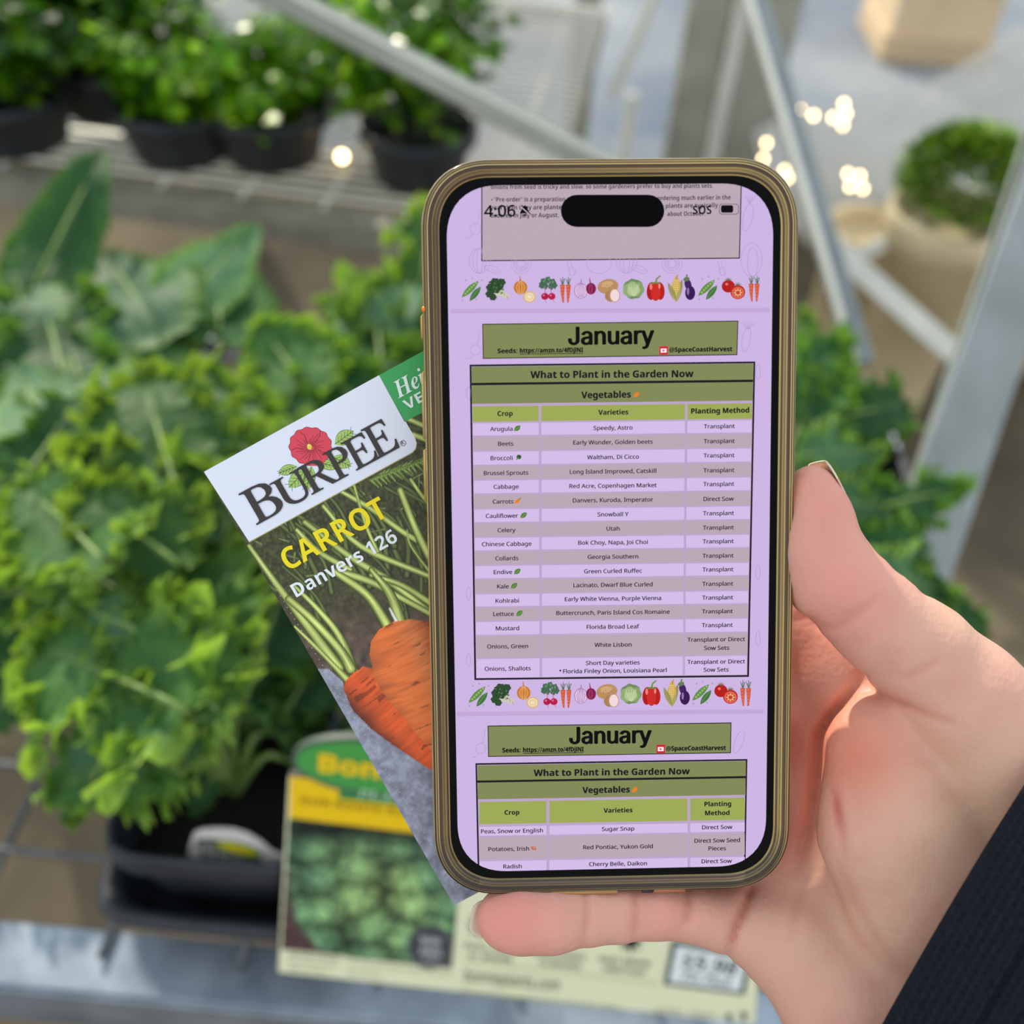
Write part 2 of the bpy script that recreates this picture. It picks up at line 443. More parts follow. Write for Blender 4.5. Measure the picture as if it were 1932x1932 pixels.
# page bands
for (yl, yr, x0, x1) in ((587, 585, 850, 1452), (1347, 1342, 862, 1441)):
    A.ppx([(x0, yl-4), (x1, yr-4), (x1, yr+4), (x0, yl+4)], (194, 168, 214), 1)
def frame_box(q, fill, bw, l=1, border=INK):
    c = (sum(p[0] for p in q)/4, sum(p[1] for p in q)/4)
    A.ppx(q, border, l)
    s = []
    for p in q: s.append((p[0]+(bw if p[0] < c[0] else -bw), p[1]+(bw if p[1] < c[1] else -bw)))
    A.ppx(s, fill, l+1)
frame_box([(908, 330), (1400, 326), (1396, 488), (908, 493)], (187, 169, 181), 2)
frame_box([(910, 611), (1393, 605), (1391, 670), (911, 677)], OLV, 1.6)
frame_box([(920, 1369), (1380, 1363), (1379, 1421), (921, 1428)], OLV, 1.6)
def quad(x0, x1, yl0, yl1, sl, col, l=3, xr=890):
    """a cell between columns x0 and x1 whose left-edge rows at x=xr are yl0, yl1, sloping up to the right"""
    f = lambda x, y: (x, y+sl*(x-xr))
    A.ppx([f(x0, yl0), f(x1, yl0), f(x1, yl1), f(x0, yl1)], col, l)
# main table
TB = [(886, 688), (1425, 682), (1413, 1277), (895, 1283)]
frame_box(TB, SEP, 3.4, 1)
def Lx(y): return 889.5+(y-690)/593*9+0.0
def Rx(y): return 1421.5-(y-685)/593*12
sl = -0.0118
quad(Lx(706), Rx(706), 692, 723, sl, OLV); quad(Lx(725), Rx(725), 722.5, 727, sl, INK, 4)
quad(Lx(745), Rx(745), 727, 762, sl, OLV)
def cols(y):
    t = (y-700)/580.
    return (1016+t*2, 1021+t*2, 1293-t*5, 1298-t*6)
c = cols(780)
for a, b in ((Lx(780)+1, c[0]), (c[1], c[2]), (c[3], Rx(780)-1)): quad(a, b, 767, 796, sl, LIME)
rows = [('Arugula', 809, 'Speedy, Astro', 807, 'Transplant', 804, 1), ('Beets', 837, 'Early Wonder, Golden beets', 834, 'Transplant', 832, 0),
        ('Broccoli', 864, 'Waltham, Di Cicco', 862, 'Transplant', 859, 2), ('Brussel Sprouts', 892, 'Long Island Improved, Catskill', 889, 'Transplant', 887, 0),
        ('Cabbage', 918, 'Red Acre, Copenhagen Market', 916, 'Transplant', 913, 0), ('Carrots', 946, 'Danvers, Kuroda, Imperator', 943, 'Direct Sow', 941, 3),
        ('Cauliflower', 973, 'Snowball Y', 970, 'Transplant', 968, 1), ('Celery', 1000, 'Utah', 997, 'Transplant', 995, 0),
        ('Chinese Cabbage', 1026, 'Bok Choy, Napa, Joi Choi', 1023, 'Transplant', 1021, 0), ('Collards', 1053, 'Georgia Southern', 1050, 'Transplant', 1048, 0),
        ('Endive', 1079, 'Green Curled Ruffec', 1077, 'Transplant', 1074, 1), ('Kale', 1106, 'Lacinato, Dwarf Blue Curled', 1103, 'Transplant', 1101, 1),
        ('Kohlrabi', 1133, 'Early White Vienna, Purple Vienna', 1129, 'Transplant', 1127, 0), ('Lettuce', 1158, 'Buttercrunch, Paris Island Cos Romaine', 1155, 'Transplant', 1153, 1),
        ('Mustard', 1185, 'Florida Broad Leaf', 1182, 'Transplant', 1179, 0), ('Onions, Green', 1219, 'White Lisbon', 1216, None, 0, 0), ('Onions, Shallots', 1261, None, 0, None, 0, 0)]
bounds = [797.5]
for i in range(14): bounds.append((rows[i][1]+rows[i+1][1])/2.0+0.5)
bounds += [1199.5, 1242, 1280.5]
L = Art(PF)      # lettering
emo = Art(PF)
def emoji(art, k, x, y, s=1.0):
    if k == 1:
        art.leafshape((x-6*s, y+5*s), (x+6*s, y-5*s), 9*s, (84, 130, 62), 4); art.line([(x-6*s, y+6*s), (x+4*s, y-3*s)], 1, (128, 168, 92), 5)
    elif k == 2:
        art.ell(x, y-1*s, 4.6*s, 4.2*s, (44, 84, 44), 4, wob=.12, f=6); art.line([(x-5*s, y+4*s), (x, y)], 2.2, (92, 140, 70), 5)
    elif k == 3:
        art.leafshape((x-6*s, y+5*s), (x+4*s, y-4*s), 6.5*s, (236, 128, 36), 4); art.line([(x+2*s, y-3*s), (x+6*s, y-6*s)], 2.0, (120, 150, 50), 5)
    elif k == 4:
        art.ell(x, y, 5.5*s, 3.6*s, (196, 112, 104), 4, 25); art.ell(x+1, y-1, 2, 1.2, (222, 150, 130), 5, 25)
for i, r in enumerate(rows):
    t0, t1 = bounds[i], bounds[i+1]; cc = cols((t0+t1)/2); col = LAV2 if i % 2 == 0 else GRY; ym = (t0+t1)/2
    for a, b in ((Lx(ym)+1, cc[0]), (cc[1], cc[2]), (cc[3], Rx(ym)-1)): quad(a, b, t0+1.6, t1-1.6, sl-0.0012*i/16, col)
    em = 14.0
    y = r[1]; x = {1: 946, 2: 946, 3: 948}.get(r[6], 954)+i*0.25
    if r[0] == 'Cauliflower': x = 947
    if r[0] == 'Endive': x = 949
    if r[0] == 'Kale': x = 949
    if r[0] == 'Lettuce': x = 950
    ctext(L, r[0], x, y, em*1.0)
    if r[6]: emoji(emo, r[6], {'Arugula': 976, 'Broccoli': 979, 'Carrots': 977, 'Cauliflower': 988, 'Endive': 976, 'Kale': 970, 'Lettuce': 980}[r[0]], y-1)
    if r[2]: ctext(L, r[2], 1156.5, r[3], em)
    if r[4]: ctext(L, r[4], 1357-(i*0.28), r[5], em)
ctext(L, 'Transplant or Direct', 1351, 1206, 14); ctext(L, 'Sow Sets', 1352, 1222, 14)
ctext(L, 'Short Day varieties', 1156, 1250, 14); ctext(L, 'Florida Finley Onion, Louisiana Pearl', 1160, 1265, 14); L.ell(1057, 1265, 1.8, 1.8, (40, 34, 44), 4, n=10)
ctext(L, 'Transplant or Direct', 1351, 1248, 14); ctext(L, 'Sow Sets', 1351, 1263, 14)
text(L, 'What to Plant in the Garden Now', (1001, 713.5), (1308, 711.5), INK, 5, 'bold', h=.97, emb=.35)
text(L, 'Vegetables', (1097, 751.5), (1190, 750), INK, 5, 'bold', emb=.35); emoji(emo, 3, 1202, 744, 1.1)
ctext(L, 'Crop', 953, 780, 19, INK, 5, 'bold'); ctext(L, 'Varieties', 1157, 777.5, 19, INK, 5, 'bold')
text(L, 'Planting Method', (1304, 780.5), (1413, 778.5), INK, 5, 'bold', emb=.3)
# second table, running off the foot of the display
frame_box([(897, 1440), (1410, 1432), (1406, 1665), (902, 1672)], SEP, 3.0, 1)
s2 = -0.0168
quad(901, 1407, 1444, 1473, s2, OLV, 3, 897); quad(900, 1407.5, 1472.5, 1476.5, s2, INK, 4, 897); quad(901.5, 1406.5, 1476.5, 1508, s2, OLV, 3, 897)
for r0, r1, col in ((1512, 1556, LIME), (1559, 1578, LAV2), (1579.5, 1622, GRY), (1624, 1665, LAV2)):
    for a, b in ((904.5, 1031), (1036.5, 1297), (1302, 1405)): quad(a, b, r0+1, r1-1, s2, col, 3, 897)
text(L, 'What to Plant in the Garden Now', (1007, 1464), (1301, 1460.5), INK, 5, 'bold', h=.97, emb=.35)
text(L, 'Vegetables', (1099, 1496), (1188, 1494.5), INK, 5, 'bold', emb=.35); emoji(emo, 3, 1199, 1489, 1.1)
for t_, x, y in (('Crop', 966, 1532), ('Varieties', 1166, 1528), ('Planting', 1354, 1516), ('Method', 1353, 1533)): ctext(L, t_, x, y, 18.4, INK, 5, 'bold', slope=-.017)
for t_, x, y in (('Peas, Snow or English', 966, 1567), ('Sugar Snap', 1166, 1563), ('Direct Sow', 1353, 1560), ('Potatoes, Irish', 960, 1601), ('Red Pontiac, Yukon Gold', 1166, 1597),
                 ('Direct Sow Seed', 1353, 1585), ('Pieces', 1353, 1600), ('Radish', 967, 1634), ('Cherry Belle, Daikon', 1166, 1629), ('Direct Sow', 1352, 1624)):
    ctext(L, t_, x, y, 14, slope=-.017)
emoji(emo, 4, 1007, 1600)
# headings
def heading(x0, x1, yb, cap, sx0, sx1, lx0, lx1, ys, ix, iy, hx0, hx1, hy):
    for k_, (dx, dy) in enumerate(((-1.4, 0), (-.7, -.6), (0, .6), (.7, -.6), (1.4, 0))):
        text(L, 'January', (x0+1.2+dx, yb+dy), (x1-1.2+dx, yb-2+dy), (10, 10, 12), 5+k_, 'inter', cap=cap, emb=.3)
    text(L, 'Seeds:', (sx0, ys), (sx1, ys-.6), (22, 22, 22), 5, 'bold', cap=8.4, emb=.35)
    text(L, 'https://amzn.to/4fDjlNI', (lx0, ys-.8), (lx1, ys-2.2), (22, 22, 22), 5, 'bold', cap=8.4, emb=.35)
    L.line([(lx0, ys+1.6), (lx1, ys+.2)], 1.2, (22, 22, 22), 5)
    u = 8
    emo.ppx([(ix-u, iy-u), (ix+u, iy-u-.3), (ix+u, iy+u-.3), (ix-u, iy+u)], (214, 28, 58), 4)
    emo.ppx([(ix-5.6, iy-3.8), (ix+5.6, iy-4), (ix+5.6, iy+3.8), (ix-5.6, iy+4)], (246, 232, 240), 5)
    emo.ppx([(ix-1.8, iy-2.4), (ix+2.4, iy), (ix-1.8, iy+2.4)], (214, 28, 58), 6)
    text(L, '@SpaceCoastHarvest', (hx0, hy), (hx1, hy-1.4), (22, 22, 22), 5, 'bold', cap=8.4, emb=.35)
heading(1072, 1234, 650.5, 33, 939, 976, 981, 1100, 666.5, 1252, 661.5, 1263, 1381, 664)
heading(1074, 1229, 1403, 31, 948, 982, 987, 1101, 1419.5, 1246.5, 1413, 1257, 1369, 1416)
# body copy at the head of the page, status bar over it
dk = (52, 46, 54)
text(L, 'onions from seed is tricky and slow, so some gardeners prefer to buy and plants sets.', (926, 357), (1345, 354.5), dk, 4, 'bold', cap=8)
text(L, '"Pre-order" is a preparation', (932, 380.5), (1066, 380), dk, 4, 'bold', cap=8.2); text(L, 'ordering much earlier in the', (1240, 378), (1378, 376.5), dk, 4, 'bold', cap=8.2)
text(L, 'year than they are planted', (925, 396), (1066, 394.8), dk, 4, 'bold', cap=8.2); text(L, 'plants are typically are', (1256, 392.6), (1374, 391), dk, 4, 'bold', cap=8.2)
text(L, 'ordered in July or August,', (926, 411), (1054, 409.8), dk, 4, 'bold', cap=8.2); text(L, 'about October.', (1259, 407.8), (1330, 406.8), dk, 4, 'bold', cap=8.2)
BK = (8, 8, 10)
text(L, '4:06', (914, 409), (972, 408.3), BK, 6, 'math', cap=21, emb=.6); text(L, 'SOS', (1307, 404.5), (1342, 404), BK, 6, 'bold', cap=16)
L.ppx([(981, 403), (982, 399), (984, 396), (985, 391), (990, 387.5), (995, 391), (996, 396), (998, 399), (999, 403)], BK, 6)
L.line([(987, 406), (993, 406)], 3, BK, 6); L.line([(982, 389), (1001, 406)], 3.4, (187, 169, 181), 7); L.line([(983, 388), (1002, 405)], 1.7, BK, 8)
def pill(art, x0, y0, x1, y1, col, l, n=10):
    r = (y1-y0)/2; pts = []
    for k in range(n+1): a = math.pi/2+math.pi*k/n; pts.append((x0+r+r*math.cos(a), (y0+y1)/2-r*math.sin(a)))
    for k in range(n+1): a = -math.pi/2+math.pi*k/n; pts.append((x1-r+r*math.cos(a), (y0+y1)/2-r*math.sin(a)))
    art.ppx(pts, col, l)
def rr(art, x0, y0, x1, y1, r, col, l):
    pts = []
    for cx_, cy_, a0 in ((x1-r, y1-r, 0), (x0+r, y1-r, 90), (x0+r, y0+r, 180), (x1-r, y0+r, 270)):
        for k in range(6): a = math.radians(a0+18*k); pts.append((cx_+r*math.cos(a), cy_+r*math.sin(a)))
    art.ppx(pts, col, l)
rr(L, 1356, 384.5, 1394, 405, 6, (128, 112, 126), 5); rr(L, 1357.6, 386, 1392.4, 403.5, 5, (187, 169, 181), 6); rr(L, 1360, 387.5, 1383, 401.5, 3.5, BK, 7)
# faint sketched vegetables behind the page
sk = (182, 158, 204); S = Art(PF)
def loop(cx_, cy_, rx, ry, a=0, n=16, w=1.1, sq=0):
    p = []
    for k in range(n+1):
        t = 2*math.pi*k/n; x = rx*math.cos(t); y = ry*math.sin(t)*(1+sq*math.cos(t)); q = math.radians(a)
        p.append((cx_+x*math.cos(q)-y*math.sin(q), cy_+x*math.sin(q)+y*math.cos(q)))
    S.line(p, w, sk, 1)
for x, y in ((897, 432), (897, 660), (907, 1412)):
    loop(x, y, 10, 10); S.line([(x-5, y+9), (x-10, y+16), (x-17, y+17)], 1, sk, 1); S.line([(x+3, y-9), (x+6, y-20), (x+8, y-36)], 1, sk, 1)
for x in (905, 1182):
    for r_ in (20, 13, 6): loop(x, 492, r_, 24)
    S.leafshape((x+12, 505), (x+38, 512), 1, sk, 1); loop(x+24, 508, 16, 6, 18)
for x in (983, 1268):
    loop(x, 497, 19, 19); loop(x, 497, 14, 14)
    for k in range(8): loop(x+9*math.cos(k*.785), 497+9*math.sin(k*.785), 2.4, 2.4, n=8)
for x in (1076, 1360): S.line([(x-6, 492), (x, 520)], 1, sk, 1); S.line([(x, 492), (x+8, 519)], 1, sk, 1); loop(x+4, 512, 6, 8)
loop(1130, 498, 24, 18); loop(1418, 490, 20, 32); loop(1420, 495, 10, 28); loop(1411, 410, 9, 26, 12); loop(1408, 640, 8, 24, 10); loop(1394, 1400, 8, 22, 20)
for k in range(5): S.line([(1414, 385), (1406+k*5, 370)], 1, sk, 1); S.line([(1412, 622), (1400+k*6, 608)], 1, sk, 1)
for y in (742, 1120, 1345-100): loop(884, y, 4, 12); loop(1430, y-40, 4, 14)
# vegetable pictures
VG = {}
def veg(art, kind, x, y):
    e, l_, ln = art.ell, art.leafshape, art.line
    if kind == 'pea':
        l_((x-18, y+14), (x+14, y-17), 12, (96, 142, 72), 2); l_((x-3, y+21), (x+18, y-6), 11, (66, 118, 62), 2)
        for k in range(6): e(x-11+k*4, y+7-k*4, 2.0, 2.0, (150, 188, 104), 3)
        ln([(x-1, y+18), (x+15, y-4)], 1.0, (112, 156, 92), 3)
        for dx, dy in ((-10, -18), (10, 18), (-16, 20), (20, -18), (2, -22)): e(x+dx, y+dy, 2, 2, (178, 160, 190), 2, n=8)
    elif kind == 'broccoli':
        ln([(x-4, y+4), (x+8, y+8), (x+22, y+13)], 13, (206, 200, 182), 2, 9); ln([(x-6, y-4), (x+10, y+6)], 9, (184, 190, 150), 2)
        for dx, dy, r_ in ((-12, -4, 9), (-4, -14, 9), (8, -14, 8), (-14, 8, 8), (-3, -2, 10), (-8, 14, 7), (5, -6, 7)): e(x+dx, y+dy, r_, r_*.9, (48, 78, 50), 3, wob=.1, f=6)
        for k in range(14): e(x-14+(k*7) % 26, y-14+(k*11) % 26*.8, 2.2, 1.8, (82, 116, 76) if k % 2 else (34, 60, 40), 4, n=7)
        for dx, dy in ((4, 6), (12, 9), (18, 15)): ln([(x+dx, y+dy-4), (x+dx+3, y+dy+3)], 1, (158, 150, 126), 4)
    elif kind == 'onion':
        e(x-6, y-4, 13, 13, (200, 122, 52), 2); ln([(x-6, y-14), (x-7, y-26)], 4, (190, 130, 70), 2, 1.2)
        for k in (-8, -3, 3, 8): ln([(x-6+k*.3, y-16), (x-6+k, y-4), (x-6+k*.4, y+8)], 1.3, (232, 176, 104), 3)
        e(x+11, y+14, 12, 11, (216, 180, 128), 3); e(x+11, y+14, 9.5, 8.5, (236, 214, 178), 4); e(x+11, y+14, 6, 5, (224, 192, 142), 5); e(x+11, y+14, 4.6, 3.7, (240, 222, 190), 6)
    elif kind == 'radish':
        for dx, dy in ((-9, -17), (0, -20), (9, -16), (-5, -9), (6, -8), (-12, -10), (12, -10)): e(x+dx, y+dy+2, 5.4, 6.4, (70, 106, 82), 2, wob=.15)
        for dx, dy in ((-8, -16), (1, -19), (9, -14)): e(x+dx, y+dy, 2, 2.6, (104, 140, 108), 3)
        ln([(x-5, y+10), (x-6, y-6)], 1.8, (190, 120, 140), 2); ln([(x+6, y+9), (x+5, y-6)], 1.8, (190, 120, 140), 2)
        e(x-6, y+13, 7, 6.5, (176, 26, 70), 3); e(x+7, y+13, 7, 6.5, (186, 28, 74), 3); e(x-8, y+11, 2, 2, (222, 110, 150), 4); e(x+5, y+11, 2, 2, (222, 110, 150), 4)
        ln([(x-5, y+19), (x-3, y+27)], 1.6, (210, 120, 150), 3, .6); ln([(x+8, y+19), (x+13, y+25)], 1.6, (210, 120, 150), 3, .6)
    elif kind == 'carrot':
        for sx in (-5.5, 5.5):
            art.ppx([(x+sx-5, y-9), (x+sx+4.5, y-9), (x+sx+3, y+8), (x+sx*.8+1.4, y+25), (x+sx*.8-1.4, y+25), (x+sx-3.5, y+8)], (208, 92, 62), 2)
            for k in range(5): ln([(x+sx-3.5, y-5+k*6), (x+sx+1, y-5.6+k*6)], .9, (236, 142, 104), 3)
            for k in (-1, 0, 1): ln([(x+sx, y-8), (x+sx+k*4.5, y-24+abs(k)*3)], 2.2, (88, 112, 92), 2, 1)
            ln([(x+sx-4, y-15), (x+sx+4, y-20)], 1.2, (110, 134, 110), 3)
    elif kind == 'redonion':
        e(x-7, y+3, 13, 15, (186, 140, 190), 2); e(x-7, y+3, 11, 13.4, (224, 200, 230), 3)
        for k in (-8, -4, 0, 4, 8): ln([(x-7+k*.4, y-11), (x-7+k, y+3), (x-7+k*.5, y+15)], 1, (160, 104, 170), 4)
        e(x+12, y-1, 9.5, 11, (132, 28, 74), 4); ln([(x-7, y-11), (x-6, y-20)], 3, (176, 130, 180), 3, 1); ln([(x+11, y-11), (x+9, y-22)], 3, (150, 70, 110), 4, 1)
        for k in (-4, 2): ln([(x+12+k*.4, y-9), (x+12+k, y), (x+12+k*.4, y+8)], 1, (176, 80, 126), 5)
    elif kind == 'potato':
        e(x-2, y-5, 20, 14, (186, 142, 96), 2, -10); e(x-4, y-9, 12, 6, (206, 166, 120), 3, -10); e(x+4, y+13, 12, 11, (172, 128, 86), 3)
        e(x+11, y+12, 10, 13, (196, 156, 120), 4); e(x+11, y+12, 8.4, 11.4, (240, 218, 222), 5)
        for k in range(6): e(x-14+k*5, y-8+(k*5) % 9, 1, .9, (140, 100, 66), 4, n=6)
    elif kind == 'cabbage':
        e(x, y, 20, 19, (110, 140, 92), 2, wob=.06, f=7); e(x-9, y+2, 11, 13, (146, 172, 118), 3, wob=.08); e(x+8, y+1, 12, 14, (134, 162, 108), 3, wob=.08)
        e(x, y+2, 12, 12, (178, 196, 142), 4, wob=.05); e(x-2, y-8, 8, 6, (158, 182, 124), 5)
        for k in (-9, -4, 1, 6, 10): ln([(x+k*.2, y+13), (x+k*.7, y+2), (x+k, y-9)], .9, (206, 218, 172), 6)
    elif kind == 'pepper':
        e(x-8, y+4, 9, 17, (178, 26, 28), 2, 4); e(x+8, y+4, 9, 17, (186, 30, 30), 2, -4); e(x, y+6, 9, 17, (206, 44, 38), 3); e(x-9, y-4, 2.6, 6, (238, 130, 116), 4); e(x+7, y-5, 2, 5, (238, 140, 126), 4)
        ln([(x, y-10), (x+2, y-19), (x+9, y-25)], 4, (120, 150, 70), 4, 2.6); ln([(x-9, y-9), (x, y-12), (x+9, y-9)], 3, (98, 132, 60), 4)
    elif kind == 'corn':
        l_((x, y+24), (x-15, y-12), 9, (160, 148, 92), 2); l_((x+2, y+24), (x+12, y-18), 9, (150, 140, 84), 2); l_((x, y+26), (x+1, y-26), 17, (206, 172, 92), 3)
        for k in range(8):
            for j in (-3.4, 0, 3.4): e(x+j, y-15+k*4.2, 1.4, 1.6, (226, 198, 122), 4, n=6)
        l_((x+1, y+24), (x-8, y-4), 6, (150, 150, 88), 5); l_((x+1, y+24), (x+9, y-2), 6, (168, 164, 100), 5); ln([(x+1, y-18), (x+4, y-27)], 1.4, (170, 120, 70), 4)
    elif kind == 'eggplant':
        e(x-3, y-8, 6.5, 11, (70, 34, 94), 2, -14); e(x+1, y+8, 9.5, 13.5, (58, 26, 82), 2); e(x-3, y+5, 2.2, 7, (150, 110, 184), 3)
        e(x-6, y-18, 6, 4, (98, 126, 84), 3, -15); ln([(x-6, y-18), (x-5, y-27)], 3, (104, 132, 88), 3)
    elif kind == 'tomato':
        e(x-10, y-4, 12.5, 12, (178, 30, 28), 2); e(x-13, y-8, 3, 2.4, (232, 120, 106), 3); e(x+8, y+7, 14, 13.5, (186, 38, 30), 3); e(x+8, y+8, 11.6, 11, (222, 108, 84), 4); e(x+8, y+8, 8.6, 8.2, (196, 56, 40), 5)
        for k in range(8): a = k*.785; e(x+8+5.6*math.cos(a), y+8+5.4*math.sin(a), 2.4, 1.7, (236, 184, 136), 6, math.degrees(a), n=7)
        for cx_, cy_ in ((x-10, y-15), (x+8, y-6)):
            for k in range(5): a = -math.pi*(.1+.2*k); ln([(cx_, cy_), (cx_+7*math.cos(a), cy_+6*math.sin(a))], 1.8, (92, 120, 74), 5, .8)
kinds = ['pea', 'broccoli', 'onion', 'radish', 'carrot', 'redonion', 'potato', 'cabbage', 'pepper', 'corn', 'eggplant', 'pea', 'tomato', 'carrot']
xs1 = [889, 938, 988, 1034, 1067, 1103, 1149, 1195, 1237, 1275, 1301, 1335, 1384, 1423]
xs2 = [902, 948, 994, 1038, 1068, 1103, 1147, 1190, 1229, 1267, 1291, 1324, 1370, 1407]
vegrow = []
for xs, yl, yr, s_ in ((xs1, 547, 544, 1.0), (xs2, 1312, 1307, .94)):
    B = Art(PF)
    for k, x in zip(kinds, xs):
        y = yl+(yr-yl)*(x-xs[0])/(xs[-1]-xs[0]); veg(B, k, x, y)
    vegrow.append(B)
L.ell(928, 377, 1.4, 1.4, dk, 4, n=8)
A.build('table_print', M_SCREEN, display, 'olive and grey table bands'); S.build('sketch_print', M_SCREEN, display)['kind'] = 'stuff'; emo.build('icon_print', M_SCREEN, display)['kind'] = 'stuff'
L.build('lettering', M_SCREEN, display, 'black lettering'); vegrow[0].build('vegetable_picture_row', M_SCREEN, display, 'upper row of vegetable pictures')
vegrow[1].build('vegetable_picture_row', M_SCREEN, display, 'lower row of vegetable pictures')
# sensor island
I_ = Art(PF); pill(I_, 1058, 368, 1253, 428.5, (2, 2, 3), 0)
V = [(x, y, .00013) for x, y, z in I_.V]+[(x, y, .00024) for x, y, z in I_.V]; n_ = len(I_.V)
mesh('sensor_island', V, [tuple(range(n_, 2*n_))]+[(k, (k+1) % n_, n_+(k+1) % n_, n_+k) for k in range(n_)], M_ISLE, phone, False, local=True, label='black pill-shaped sensor island')
# earpiece slot and side button covers of the case
V, Fc = box((0.0012, 0.07195, 0.00028), (0.0135, 0.0007, 0.00012), None, .00005); mesh('earpiece_slot', V, Fc, mat('earpiece mesh', (52, 42, 44), .7), phone, local=True)
for side, y0, y1, nm in ((-1, 697, 830, 'button_cover'), (-1, 846, 948, 'button_cover'), (-1, 588, 640, 'switch_cutout'), (1, 770, 900, 'button_cover')):
    a = PF.px(900, y0)[1]; b = PF.px(900, y1)[1]
    V, Fc = box((side*.03755, (a+b)/2, -.0042), (.0011, abs(a-b), .0036), None, .0005); mesh(nm, V, Fc, M_AMBER, case, col=np.tile(lina((206, 170, 92)), (len(V), 1)), local=True)
V, Fc = box((-.0370, PF.px(900, 583)[1], .0001), (.0012, .0012, .0012), None, .0003); mesh('orange_switch', V, Fc, mat('orange switch', (250, 120, 10), .4), case, local=True, label='orange mute switch')
# openings in the foot of the case
for x0, x1, c_ in ((1004, 1040, (70, 46, 48)), (1040, 1165, (176, 132, 74)), (1210, 1232, (38, 26, 40)), (1232, 1292, (170, 104, 66)), (985, 1003, (216, 150, 40))):
    a = PF.px(x0, 1660)[0]; b = PF.px(x1, 1660)[0]
    V, Fc = box(((a+b)/2, -.0745, .0003), (b-a, .0014, .0010), None, .0002); mesh('port_opening', V, Fc, mat('port tone %d' % x0, c_, .35), case, local=True)

